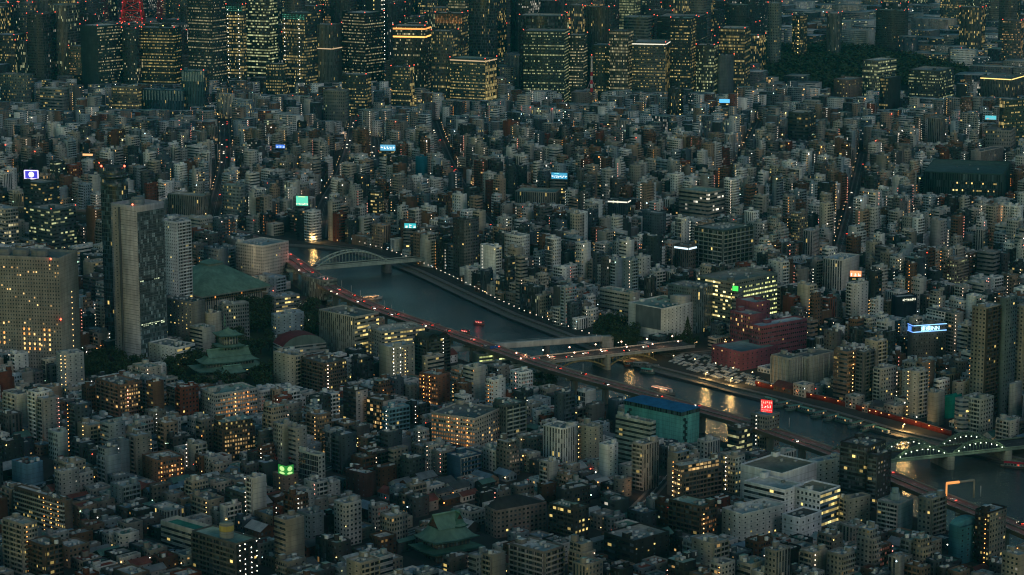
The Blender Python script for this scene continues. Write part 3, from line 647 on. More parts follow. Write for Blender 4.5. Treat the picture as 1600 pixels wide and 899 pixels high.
# bottom of the view
hh(A_, 'big dark apartment block with orange gallery lamps at the lower left', 22, 101, 113, 785, 842, -42, landmark='big dark gallery block', col=(.13, .105, .09), L='C', Rt='B', lf=.05, rail=(.3, .31, .3), lamps=(('L', .62, ORG, 4), ('L', .76, ORG, 4), ('L', .9, ORG, 3)))
hh(A_, 'pale beige balcony apartment block at the bottom left corner', 4, 36, 58, 822, 905, -42, landmark='pale corner block', col=(.3, .28, .25), L='K', Rt='C', lf=.06, lamps=(('R', .15, ORG, 4),))
hh(A_, 'dark brown balcony apartment block beside the pale corner block', 42, 70, 98, 856, 915, -45, col=(.1, .075, .06), L='K', Rt='K', lf=.06)
hh(B_, 'white walled building with a green sunken rooftop court', 251, 318, 344, 838, 872, -42, landmark='green court building', col=(.42, .42, .39), L='R', Rt='B', lf=.02, roof=(.03, .16, .13), ph=2.4, clutter=False)
T, P, h, th = hero('apartment_building', 'apartment block', 'wide dark apartment block with dots of white lamps and a round stair turret', 300, 369, 402, 852, 915, -42, landmark='dotted lamp block', col=(.1, .1, .095), L='K', Rt='P', colr=(.02, .02, .02), lf=.04, clutter=False, lamps=(('R', .15, WHT, 5), ('R', .4, WHT, 5), ('R', .7, WHT, 5), ('R', .95, WHT, 5)))
q = P[0].lerp(P[2], .4); solid(T('turret'), ngon(q, 4.4, 14), h, h+9, (.2, .2, .18), (.3, .28, .22)); solid(T('turret'), ngon(q, 4.5, 14), h+4.5, h+8, (.4, .3, .08)); T.done()
hh(A_, 'brown apartment block glowing orange from its galleries with flat grey roof', 222, 246, 288, 722, 757, -52, landmark='glowing brown block', col=(.15, .09, .065), L='S', Rt='C', lf=.06, lfr=.8, litr=ORG, gs=1.0, roof=(.34, .35, .34), lamps=(('R', .1, ORG, 6), ('R', .5, (1, .45, .15), 6), ('R', .85, ORG, 6)))
hh(B_, 'building wrapped in pale blue construction netting', 18, 42, 67, 728, 765, -42, landmark='blue netted building', col=(.1, .2, .28), L='B', Rt='B', roof=(.12, .07, .06))
hh(A_, 'white framed apartment block with turquoise stair tower', 75, 90, 106, 678, 722, -45, col=(.33, .4, .41), L='F', Rt='B', lf=.02)
T, P, h, th = hero('building', 'building', 'brown rooftop building carrying a green lit two sided billboard', 426, 447, 466, 746, 770, -45, landmark='green billboard building', col=(.2, .14, .11), L='S', Rt='S', lf=.1, clutter=False); T.done()
T2 = Thing('billboard', (P[0].x, P[0].y, h), 'green lit two sided billboard with pale portrait shapes', 'billboard')
for a, b in ((P[3].lerp(P[0], .42), P[0]), (P[0], P[0].lerp(P[1], .62))):
    e = (b-a).normalized(); n = Vector((e.y, -e.x)); ln = (b-a).length
    T2('panel').face((P3(a, h+1.2), P3(b, h+1.2), P3(b, h+7.8), P3(a, h+7.8)), None, mi=1, lit=(.02, .42, .04), lf=.38)
    for cx, cz, rx, rz_ in ((.5, 5.3, .32, 1.7), (.5, 2.3, .36, .8)):
        c = a+e*ln*cx+n*.08; T2('portrait').face([(c.x+e.x*ln*rx*math.cos(t), c.y+e.y*ln*rx*math.cos(t), h+cz+rz_*math.sin(t)) for t in [i*math.pi/6 for i in range(12)]], None, mi=1, lit=(.6, .95, .32), lf=.75)
    for s in (.05, .95):
        q = a.lerp(b, s)-n*.4; beam(T2('strut'), P3(q, h), P3(q, h+7.5), .25, .25, (.1, .1, .1))
T2.done()
hh(O_, 'office with a bold white window grid beside the green billboard', 467, 497, 508, 713, 756, -42, landmark='white grid office', col=(.4, .41, .38), L='G', Rt='P', lf=.02, glass=(.02, .02, .025))
hh(B_, 'low brown red block with white stair tower', 540, 572, 588, 743, 778, -40, col=(.07, .035, .035), L='S', Rt='B', lf=.02)
hh(A_, 'flats with a navy blue side and white balconied front', 698, 720, 752, 717, 752, -47, landmark='navy and white flats', col=(.03, .07, .12), L='B', Rt='K', colr=(.4, .38, .36), lf=.03)
T, P, h, th = hero('school', 'school', 'long pinkish school building with a dark hipped roof', 758, 776, 854, 800, 842, -57, landmark='long pinkish school', col=(.2, .165, .155), L='P', Rt='P', lf=.01, clutter=False, ph=.8)
E_ = inset(P, .6); v = (P[3]-P[0]); u = P[1]-P[0]; r0, r1 = E_[0]+u*.1+v*.45, E_[1]-u*.45+v*.45
rf = T('hipped_roof'); rc = (.04, .042, .045)
for q in ((E_[0], E_[1], r1, r0), (E_[1], E_[2], r1), (E_[2], E_[3], r0, r1), (E_[3], E_[0], r0)): rf.face([P3(p, h+.2) if p not in (r0, r1) else P3(p, h+7) for p in q], None, rc)
T.done()
hh(B_, 'black box building with glassy grid side beside the school', 869, 882, 922, 768, 802, -55, landmark='black box building', col=(.05, .055, .055), L='B', Rt='F', lf=.02, rail=(.3, .3, .3))
hh(A_, 'dark flats with a greenish flat roof behind the school', 858, 898, 920, 798, 852, -42, col=(.06, .06, .055), L='K', Rt='P', lf=.12, roof=(.16, .23, .21))
hh(A_, 'grey banded apartment block at the bottom edge', 796, 850, 881, 865, 920, -42, landmark='grey banded block', col=(.2, .18, .165), L='K', Rt='K', lf=.02, rail=(.3, .28, .27))
hh(B_, 'black gabled building with a lit yellow window strip', 944, 990, 1046, 848, 886, -47, col=(.035, .037, .035), L='R', Rt='S', lf=.1)
hh(A_, 'dark curved apartment block with a golden lit stair', 1045, 1096, 1120, 794, 846, -42, col=(.08, .065, .05), L='K', Rt='C', lf=.04, lfr=.4, litr=ORG, gs=.5, lamps=(('R', .05, WARM, 5),))
# --- far bank
T, P, h, th = hero('office_building', 'office building', 'white riverside complex with a large grey screen wall and square windows', 982, 1036, 1090, 484, 532, -44, landmark='white screened complex', col=(.62, .61, .59), L='B', Rt='S', lf=.03, clutter=True, glass=(.03, .03, .03))
nL = Vector((math.cos(th-math.pi/2), math.sin(th-math.pi/2))); a, b = P[3].lerp(P[0], .22)+nL*.5, P[0]+nL*.5-(P[0]-P[3]).normalized()*2
T('screen_wall').face((P3(a, h*.32), P3(b, h*.32), P3(b, h+.5), P3(a, h+.5)), None, (.1, .12, .14)); box(T('lift_house'), P[0].lerp(P[1], .7)+(P[3]-P[0])*.2, th, 14, 12, h, h+7, (.4, .38, .36)); T.done()
hh(O_, 'white office wing with dark window bands near the river', 937, 984, 1000, 460, 498, -44, col=(.42, .4, .37), L='O', Rt='B', lf=.04, litr=WARM)
hh(O_, 'blue grey glass office block behind the white screened complex', 1044, 1088, 1114, 452, 522, -42, landmark='blue grey glass block', col=(.1, .14, .16), L='F', Rt='V', lf=.03, glass=(.02, .03, .04))
hh(O_, 'long office with glowing yellow green window bands and flat grey roof', 1090, 1142, 1215, 442, 520, -47, landmark='glowing yellow office', col=(.15, .17, .16), L='O', Rt='T', lf=.45, lfr=.8, lit=(1, .8, .3), litr=(.85, .9, .3), gs=1.7, detail=2, roof=(.2, .2, .19))
T = None
C, h, wl, wr = solve(1171, 1190, 1261, 510, 562, rad(-56))
T = Thing('office_complex', (C.x, C.y, 0), 'dark pink blocky complex with stepped wings and skylit podium by the river', 'office complex'); HERO.append(('dark pink complex', C))
pk = (.21, .07, .095)
for i, (a, k) in enumerate((((1171, 1190, 1261, 512, 568), dict(L='F', Rt='T', lfr=.02)), ((1141, 1172, 1196, 494, 556), dict(L='F', Rt='B', roof=(.27, .25, .26))), ((1150, 1180, 1203, 475, 545), dict(L='B', Rt='S')), ((1112, 1158, 1215, 552, 580), dict(L='S', Rt='S', roof=(.16, .22, .24), clutter=False)))):
    C, h, wl, wr = solve(*a, rad(-52)); P = building(T, C, rad(-52), wl, wr, h, col=pk, lf=.08, lit=WARM, detail=1, rn=random.Random(i), fh=4, **k)
    EXC_POLY.append([(p.x, p.y) for p in inset(P, -4)]); TG.extend((q.x, q.y, h*.2) for q in [P[3].lerp(P[0], i/6) for i in range(7)]+[P[0].lerp(P[1], i/6) for i in range(7)])
T.done()
C, h, wl, wr = solve(1205, 1232, 1256, 558, 604, rad(-47))
T = Thing('warehouse', (C.x, C.y, 0), 'windowless beige concrete warehouse blocks by the red riverside wall', 'warehouse'); HERO.append(('beige warehouse', C))
for i, a in enumerate(((1205, 1234, 1254, 562, 606), (1240, 1262, 1304, 560, 602))):
    C, h, wl, wr = solve(*a, rad(-47)); P = building(T, C, rad(-47), wl, wr, h, col=(.31, .3, .27), L='B', Rt='B', detail=1, rn=random.Random(i), roof=(.14, .15, .15))
    for k in range(6):
        for a_, b_ in ((P[3], P[0]), (P[0], P[1])): q = a_.lerp(b_, k/5); box(T('pilaster'), q, rad(-47), .9, .9, 0, h-.5, (.33, .32, .29))
    EXC_POLY.append([(p.x, p.y) for p in inset(P, -4)]); TG.extend((q.x, q.y, h*.2) for q in [P[3].lerp(P[0], i/6) for i in range(7)]+[P[0].lerp(P[1], i/6) for i in range(7)])
T.done()
hh(O_, 'dark office with many thin white floor ledges above the river quarter', 1085, 1130, 1177, 362, 428, -45, landmark='white ledged office', col=(.045, .065, .065), L='K', Rt='K', lf=.03, rail=(.28, .31, .3), glass=(.015, .022, .022), fh=4.4, detail=2, roof=(.22, .23, .22))
hh(O_, 'beige banded office with small lit windows on every floor', 1061, 1107, 1133, 302, 352, -40, landmark='beige banded office', col=(.3, .28, .24), L='R', Rt='R', lf=.16, fh=4.5, lit=WHT, detail=1)
hh(T_, 'dark apartment tower with grey grid side above the arch bridge', 708, 725, 748, 345, 434, -45, landmark='dark river tower', col=(.045, .055, .06), L='P', Rt='F', lf=.02, colr=(.13, .135, .14))
T, P, h, th = hero('hotel', 'hotel', 'grey hotel with two blue neon lines and a lit blue sign round its top', 1419, 1427, 1479, 511, 574, -72, landmark='blue neon hotel', col=(.16, .15, .13), L='B', Rt='H', lf=.015, glass=(.05, .055, .05), roof=(.05, .09, .12), detail=2)
nR = Vector((math.cos(th), math.sin(th))); nL = Vector((math.cos(th-math.pi/2), math.sin(th-math.pi/2)))
for z in (h+.9, h-4.6):
    beam(T('neon_line'), P3(P[0]+nR*.4, z), P3(P[1]+nR*.4, z), .5, .55, GREY, 1, (.25, .55, 1), 1.5); beam(T('neon_line'), P3(P[0]+nL*.4, z), P3(P[3]+nL*.4, z), .5, .55, GREY, 1, (.15, .35, 1), 1.2)
q = P[3].lerp(P[0], .5)+nL*.6; box(T('side_sign'), q, th, 4.5, .5, h-3.8, h-.2, GREY); a, b = P[3].lerp(P[0], .15)+nL*.9, P[3].lerp(P[0], .85)+nL*.9
T('side_sign').face((P3(a, h-3.8), P3(b, h-3.8), P3(b, h), P3(a, h)), None, mi=1, lit=(.1, .3, 1), lf=.9)
r_ = T.done()
tc = bpy.data.curves.new('sign_text', 'FONT'); tc.body = '東横INN'; tc.size = 4.6; tc.extrude = .12; tc.align_x = 'CENTER'
to = bpy.data.objects.new('sign_text', tc); sc.collection.objects.link(to)
bpy.context.view_layer.update()
me = bpy.data.meshes.new_from_object(to); bpy.data.objects.remove(to)
def emis(name, col, s):
    m, nt, bs = newmat(name); bs.inputs['Emission Color'].default_value = col+(1,); bs.inputs['Emission Strength'].default_value = s; bs.inputs['Base Color'].default_value = (.1, .1, .1, 1); m.cycles.emission_sampling = 'NONE'; return m
me.materials.clear(); me.materials.append(emis('neon_letters', (.35, .75, 1), 2.5))
so = bpy.data.objects.new('sign_lettering', me); sc.collection.objects.link(so); so.parent = T.root
q = P[0].lerp(P[1], .5)+nR*.75; so.location = (q.x-T.o.x, q.y-T.o.y, h-3.7); so.rotation_euler = (math.pi/2, 0, th+math.pi/2)
hh(A_, 'very tall tan and black apartment tower at the far bank', 1519, 1541, 1567, 483, 655, -45, landmark='tall tan and black tower', col=(.24, .225, .19), L='P', Rt='K', colr=(.05, .045, .035), rail=(.07, .06, .05), lf=.015, detail=2, lamps=())
hh(A_, 'tall teal grey apartment tower beside the tan and black tower', 1563, 1572, 1590, 468, 650, -45, col=(.1, .14, .15), L='B', Rt='P', lf=.01, detail=2)
hh(A_, 'tall beige apartment tower at the right picture edge', 1588, 1600, 1640, 480, 640, -45, col=(.27, .26, .22), L='P', Rt='K', lf=.03, detail=2)
hh(B_, 'blank pale grey slab in front of the tallest far bank towers', 1577, 1581, 1597, 602, 664, -45, col=(.27, .29, .3), L='B', Rt='B')
T, P, h, th = hero('apartment_building', 'apartment block', 'white apartment block with rounded stacked balconies near the green bridge', 1505, 1533, 1553, 626, 684, -45, landmark='round balcony block', col=(.3, .31, .29), L='K', Rt='P', lf=.03, rail=(.36, .38, .36))
solid(T('round_corner'), ngon(P[3], 6, 14), 0, h-1, (.24, .25, .24), sty='R', seed=3); T.done()
hh(B_, 'beige block with a sloped reddish roof and mast behind the round balcony block', 1488, 1499, 1529, 600, 650, -50, col=(.3, .28, .25), L='S', Rt='S', lf=.02, roof=(.25, .1, .07))
hh(B_, 'grey building beside emerald green netting', 1450, 1462, 1477, 616, 668, -45, col=(.26, .25, .23), L='B', Rt='B')
hh(B_, 'building wrapped in emerald green netting', 1474, 1481, 1503, 622, 655, -55, landmark='emerald netted building', col=(.01, .2, .16), L='B', Rt='B', roof=(.02, .2, .16), clutter=False)
hh(A_, 'brown apartment tower with a column of orange lamps on its left', 1303, 1324, 1345, 552, 628, -45, landmark='brown lamp tower', col=(.19, .14, .11), L='R', Rt='C', lf=.02, lfr=.3, litr=ORG, gs=.5, lamps=(('R', .35, WARM, 6),))
hh(A_, 'dark tower of layered balconies beside the brown lamp tower', 1338, 1350, 1367, 552, 632, -45, col=(.11, .115, .12), L='K', Rt='K', lf=.02)
hh(A_, 'pale apartment block with rounded corner and framed balconies', 1365, 1377, 1400, 578, 636, -50, col=(.33, .33, .32), L='K', Rt='P', lf=.03)
hh(A_, 'slim white tower of flats with dark balcony side', 1323, 1333, 1357, 445, 508, -55, landmark='slim white flats', col=(.6, .57, .55), L='K', Rt='S', lf=.02)
hh(A_, 'white tower with two dark vertical balcony strips', 1286, 1316, 1343, 408, 465, -35, col=(.56, .53, .5), L='V', Rt='B', lf=.03)
T, P, h, th = hero('building', 'building', 'black box building with a lit white name panel and red corner lamps', 1393, 1402, 1433, 466, 505, -70, landmark='black name panel building', col=(.02, .03, .045), L='B', Rt='B', clutter=False)
T.done(); q = P[0].lerp(P[1], .55)
signboard('lit white name panel with red end lamps on the black box building', (q.x+.8, q.y-.8), th+math.pi/2, 14, h-4, 3.6, (.02, .03, .02), .3, ((.15, .7, 10, (1, 1, .75), 1.6),), name='wall_sign', d=.6)
# far quarter landmarks
T, P, h, th = hero('office_building', 'office building', 'long dark green office slab with two rows of lit windows', 1443, 1567, 1579, 274, 318, -16, landmark='long dark green slab', col=(.035, .07, .068), L='V', Rt='B', lf=.004, glass=(.02, .03, .035), fh=8, detail=1, roof=(.06, .1, .1), maxw=160)
a, b = P[3].lerp(P[0], .35), P[3].lerp(P[0], .93); nL = Vector((math.cos(th-math.pi/2), math.sin(th-math.pi/2)))*.4
for z in (.36, .62): wallq(T('lit_floor'), a+nL, b+nL, h*z, h*z+3.4, 'F', (.03, .05, .05), z, .85, 1.2, YEL, fh=3.4)
T.done()
for row in (
 (O_, 'blank beige tall block above the dark green slab', 1517, 1533, 1568, 238, 276, -40, (.34, .3, .28), 'B', 'V', .02),
 (O_, 'lit green glass office at the right edge of the far quarter', 1562, 1570, 1640, 158, 235, -60, (.05, .08, .07), 'G', 'T', .6),
 (O_, 'office with a glowing line along its roof edge beyond the park', 1532, 1580, 1600, 124, 160, -30, (.13, .14, .13), 'V', 'V', .1),
 (T_, 'hotel like tower with closely lit floors before the dark park', 1348, 1372, 1401, 96, 152, -40, (.13, .14, .13), 'F', 'R', .45),
 (T_, 'black tower with a strip of green lit windows beside the park', 1375, 1388, 1408, 123, 182, -40, (.03, .04, .045), 'F', 'B', .5),
 (T_, 'broad dark office with scattered orange and yellow windows near the park', 1420, 1468, 1491, 112, 162, -30, (.06, .07, .07), 'T', 'R', .4),
 (O_, 'brown pink office with one lit atrium below the park', 1303, 1330, 1348, 126, 158, -30, (.16, .12, .11), 'S', 'S', .2),
 (T_, 'dark broad shouldered tower with lower floors lit at far left', 125, 152, 190, 42, 152, -40, (.03, .05, .055), 'B', 'T', .45),
 (T_, 'dark tower joined to the broad shouldered tower', 190, 212, 221, 46, 150, -25, (.04, .06, .07), 'P', 'G', .1),
 (T_, 'wide office tower with neat rows of yellow windows under a dark top', 218, 272, 283, 45, 150, -15, (.04, .055, .055), 'T', 'T', .6),
 (O_, 'blue teal block with pale vertical fins', 283, 318, 326, 112, 178, -15, (.05, .12, .15), 'V', 'G', .02),
 (O_, 'lower blue teal block with pale fins along its roof', 221, 286, 292, 142, 178, -15, (.04, .1, .14), 'V', 'G', .03),
 (O_, 'beige office evenly lit with yellow windows below the teal blocks', 174, 214, 221, 138, 178, -15, (.16, .15, .12), 'T', 'P', .55),
 (O_, 'pale striped office standing left of the beige lit office', 62, 96, 108, 140, 180, -25, (.2, .22, .22), 'R', 'P', .15),
 (T_, 'tallest dark tower with long broken rows of yellow windows', 292, 330, 352, -12, 158, -30, (.035, .05, .055), 'T', 'T', .5),
 (T_, 'tower with green top band and dotted yellow vertical lines', 353, 379, 384, 9, 150, -15, (.05, .07, .07), 'F', 'F', .55),
 (T_, 'tower with bright orange striped floors at the top edge', 384, 420, 433, -5, 140, -25, (.08, .08, .06), 'R', 'R', .65),
 (O_, 'pinkish grey tower fringed with orange lamps', 386, 418, 426, 60, 135, -20, (.2, .17, .16), 'V', 'V', .1),
 (T_, 'tower with a green lit roof band and columns of white lamps', 441, 476, 500, 22, 152, -30, (.04, .055, .06), 'F', 'P', .5),
 (T_, 'grey green tower with a pale cornice line midway', 475, 518, 534, 40, 150, -25, (.09, .11, .11), 'V', 'V', .03),
 (T_, 'black tower with a lit lower grid and plain black side', 534, 570, 600, 22, 150, -35, (.015, .02, .025), 'T', 'T', .5),
 (T_, 'dark tower crowned with orange lit bands', 614, 664, 673, 42, 160, -12, (.05, .055, .055), 'F', 'P', .2),
 (T_, 'tower with an orange glowing fluted crown', 680, 722, 731, 22, 150, -15, (.05, .05, .05), 'F', 'F', .4),
 (T_, 'slim tower of white and yellow windows beside the cornice tower', 674, 706, 716, 50, 168, -20, (.08, .09, .09), 'F', 'F', .35),
 (T_, 'broad green lit tower with a pale angled roof line', 703, 758, 776, 94, 172, -25, (.06, .085, .08), 'T', 'G', .6),
 (T_, 'round cornered tower with gold lit floors', 611, 640, 647, 106, 180, -20, (.05, .07, .07), 'T', 'G', .6),
 (T_, 'tower with gold window rows behind the round cornered tower', 534, 572, 580, 118, 182, -15, (.045, .06, .06), 'T', 'F', .45),
 (O_, 'plain grey gridded office below the lit gold rows', 505, 538, 546, 143, 200, -15, (.17, .18, .17), 'P', 'P', .03),
 (O_, 'office with white lit square windows at far centre left', 415, 442, 448, 101, 158, -15, (.04, .06, .055), 'P', 'P', .7),
 (T_, 'very wide dark topped tower filled with green and yellow windows', 818, 882, 890, 50, 162, -10, (.04, .06, .055), 'T', 'T', .65),
 (T_, 'tower with evenly lit rows adjoining the very wide tower', 889, 912, 918, 56, 160, -12, (.05, .065, .06), 'T', 'T', .6),
 (T_, 'dark slab crowned tower above the very wide tower', 812, 878, 886, 26, 150, -10, (.03, .045, .05), 'G', 'G', .02),
 (T_, 'low lit green office behind the red and white mast', 925, 952, 958, 72, 158, -10, (.04, .06, .055), 'T', 'T', .35),
 (T_, 'tower with dense yellow window grid left of the twin gables', 952, 982, 990, 50, 160, -15, (.07, .075, .065), 'F', 'F', .65),
 (T_, 'tower with pale vertical piers and a white roof light', 988, 1040, 1049, 68, 162, -12, (.09, .1, .1), 'T', 'V', .5),
 (T_, 'tall dark tower with lit lower rows at centre right', 1048, 1080, 1088, 30, 162, -15, (.03, .04, .045), 'T', 'F', .4),
 (T_, 'dark wide tower with a thin orange window line at its top', 1027, 1092, 1105, 28, 140, -15, (.03, .04, .045), 'L', 'L', .2),
 (O_, 'tower with bead like windows left of the slate slab', 1088, 1116, 1122, 72, 160, -15, (.05, .06, .06), 'F', 'F', .4),
 (T_, 'plain slate coloured slab tower without windows', 1121, 1126, 1147, 88, 160, -60, (.1, .12, .14), 'B', 'B', 0),
 (T_, 'tower striped with gold lit vertical window bays', 1124, 1164, 1173, 46, 155, -15, (.06, .065, .06), 'F', 'F', .6),
 (T_, 'pale layered round topped building behind the yellow grid tower', 974, 1012, 1022, 28, 140, -20, (.14, .17, .16), 'R', 'R', .02),
 (T_, 'brightly lit yellow green tower at the top edge', 968, 990, 1001, -8, 110, -25, (.12, .14, .1), 'F', 'F', .8),
 (O_, 'dark narrow tower with a golden vertical lamp line', 1043, 1056, 1068, 140, 188, -40, (.045, .05, .05), 'G', 'C', .1),
 (T_, 'grey double tower rising at the top edge left of centre', 732, 770, 778, -4, 130, -20, (.09, .12, .12), 'G', 'G', .04),
 (T_, 'green lit tower at the top edge beside the grey double tower', 700, 726, 732, -8, 120, -20, (.06, .08, .06), 'F', 'F', .6),
 (T_, 'tower with two white vertical lamp lines at the top edge', 572, 594, 601, -8, 120, -20, (.04, .055, .06), 'B', 'V', .1),
 (O_, 'grey office at far left with small lit corner windows', 0, 40, 52, 118, 170, -25, (.12, .15, .15), 'P', 'P', .2),
 (T_, 'pale fine gridded tower at the top right', 1200, 1216, 1222, 6, 110, -20, (.17, .2, .19), 'P', 'P', .05),
 (T_, 'plain concrete tower before the dark park', 1292, 1310, 1316, 22, 95, -20, (.15, .17, .17), 'V', 'V', .03),
 (T_, 'dark tower with one bright vertical lamp line right of the gold bays', 1238, 1256, 1262, 25, 95, -20, (.05, .06, .06), 'F', 'F', .35),
 (O_, 'banded dark office block with thin lit edges in the right far quarter', 1232, 1262, 1275, 178, 232, -25, (.05, .06, .06), 'R', 'R', .1),
 (O_, 'ribbed pale tower in the right far quarter', 1450, 1470, 1478, 186, 234, -25, (.2, .2, .19), 'V', 'V', .03),
 (O_, 'wide beige office in the right far quarter', 1540, 1580, 1590, 205, 240, -20, (.27, .26, .24), 'P', 'P', .03),
 (O_, 'black office block below the purple lit billboard', 36, 66, 92, 288, 360, -35, (.03, .045, .055), 'R', 'R', .25),
 (O_, 'curved banded office with lit strips left of the glass towers', 44, 80, 118, 330, 398, -40, (.06, .085, .09), 'R', 'R', .2),
 (O_, 'white banded office at the left edge', -20, 8, 28, 328, 395, -45, (.3, .3, .29), 'R', 'K', .25),
 (O_, 'long grey ribbed civic building in the left far quarter', 262, 316, 330, 308, 345, -25, (.2, .195, .17), 'V', 'V', .03),
 (A_, 'light balconied tower right of the long avenue', 348, 374, 384, 292, 345, -35, (.2, .24, .25), 'F', 'F', .12),
 (O_, 'teal blue sheeted office in the middle distance', 649, 664, 668, 247, 282, -20, (.02, .16, .22), 'B', 'B', 0),
 (O_, 'office with vertical yellow green lit bay near the arch bridge', 579, 592, 600, 302, 345, -30, (.06, .065, .055), 'O', 'P', .75),
 (O_, 'long colonnaded beige exchange building in the middle distance', 805, 868, 877, 302, 325, -14, (.27, .26, .22), 'V', 'V', .03),
 (O_, 'dark navy office with white roof line in the middle distance', 950, 980, 985, 314, 345, -18, (.04, .06, .075), 'V', 'V', .03),
 (O_, 'slate blue block behind the white ledged office', 1004, 1030, 1041, 335, 375, -40, (.09, .12, .14), 'P', 'P', .01),
 (O_, 'office with a white lit band round its top near the white ledged office', 1054, 1076, 1088, 386, 430, -40, (.12, .11, .1), 'V', 'P', .02),
 (A_, 'gold lit gallery tower in the right middle distance', 1236, 1250, 1263, 335, 385, -40, (.2, .18, .15), 'C', 'P', .5),
 (A_, 'white ribbed flats below the gold lit gallery tower', 1255, 1270, 1281, 362, 410, -30, (.36, .34, .33), 'V', 'P', .02),
 (A_, 'slim pale ribbed flats in the right distance', 1525, 1536, 1544, 360, 400, -30, (.38, .36, .35), 'V', 'P', .02),
 (A_, 'large blank sided white flats near a curved white roof', 1454, 1470, 1480, 346, 398, -40, (.36, .34, .34), 'B', 'P', .02),
 (A_, 'orange lit stair flats in the right middle distance', 1480, 1496, 1513, 408, 450, -40, (.24, .2, .17), 'P', 'C', .5),
 (A_, 'grey ribbed office flats at right middle distance', 1527, 1552, 1563, 396, 440, -40, (.23, .23, .23), 'R', 'R', .02),
):
    kind, lab, xl, xc, xr, yt, yb, thd, col, L_, R_, lf_ = row
    far = yb < 260
    T, P, h, th = hero(kind[0], kind[1], lab, xl, xc, xr, yt, yb, thd, col=col, L=L_, Rt=R_, lf=lf_, detail=1, fh=(4.0 if L_ in 'TFVRG' else None) if not far else 5.0,
         lit=R.choice((YEL, YEL, (1, .85, .45), (.9, .95, .45))), gs=R.uniform(.32, .52) if far else .5, group='tower blocks of the far business district' if yb < 190 else None)
    nm = lab.split(' ')
    u = (P[1]-P[0]).normalized(); v = (P[3]-P[0]).normalized(); nL = Vector((math.cos(th-math.pi/2), math.sin(th-math.pi/2))); nR = Vector((math.cos(th), math.sin(th)))
    def band(z0, z1, col_, s, o=.6, part='lit_band'):
        for a, b, n in ((P[3], P[0], nL), (P[0], P[1], nR)): T(part).face((P3(a+n*o, z0), P3(b+n*o, z0), P3(b+n*o, z1), P3(a+n*o, z1)), None, mi=1, lit=col_, lf=s)
    def vline(side, s, col_, st, z0=8):
        a, b, n = (P[3], P[0], nL) if side == 'L' else (P[0], P[1], nR); q = a.lerp(b, s)+n*.7; z = z0
        while z < h-4: glow(T('facade_lamps'), P3(q, z), .8, col_, st); z += 7.5
    if 'orange lit bands' in lab: band(h-5, h-2.5, ORG, 1.2); band(h-18, h-15.5, (1, .45, .1), 1.6)
    if 'fluted crown' in lab: wallq(T('crown'), P[3]+nL*.6, P[0]+nL*.6, h-16, h-1, 'V', (.1, .06, .04), 1, .95, .35, ORG)
    if 'green lit roof band' in lab or 'green top band' in lab: wallq(T('lit_band'), P[3]+nL*.6, P[0]+nL*.6, h-10, h-1, 'P', (.03, .07, .06), 1, .9, .45, (.1, .9, .6), fh=3); vline('L', .1, WHT, 2.5); vline('L', .75, WHT, 2.5)
    if 'angled roof line' in lab or 'cornice line' in lab: band(h-3 if 'angled' in lab else h*.66, (h-3 if 'angled' in lab else h*.66)+1.6, (1, .7, .4), .5)
    if 'glowing line along' in lab: band(h-1.5, h, YEL, 1.3)
    if 'white lit band' in lab: band(h-3, h-1.2, (.7, .9, 1), 1.1)
    if 'white roof line' in lab or 'white roof light' in lab: band(h-2.5, h-1, WHT, .9)
    if 'fringed with orange' in lab: band(h-9, h-7.5, ORG, 1); vline('R', .5, ORG, 2.5)
    if 'vertical lamp line' in lab: vline('R' if 'golden' in lab else 'L', .55, YEL, 3)
    if 'two white vertical' in lab: vline('R', .3, WHT, 3); vline('R', .8, WHT, 3)
    if 'pale' in lab and 'fins' in lab:
        for k in range(14): q = P[3].lerp(P[0], (k+.5)/14)+nL*.5; T('fin').face((P3(q, h-16), P3(q+v*-1.3, h-16), P3(q+v*-1.3, h-1), P3(q, h-1)), None, (.3, .4, .4))
    if yb < 190 or 'tower' in lab:
        if (yb-yt) > 60:
            for q in (P[0], P[1], P[3]):
                if R.random() < .75: glow(T('beacon'), P3(q, h+2.5), .9 if far else .6, REDL, 3)
    T.done()
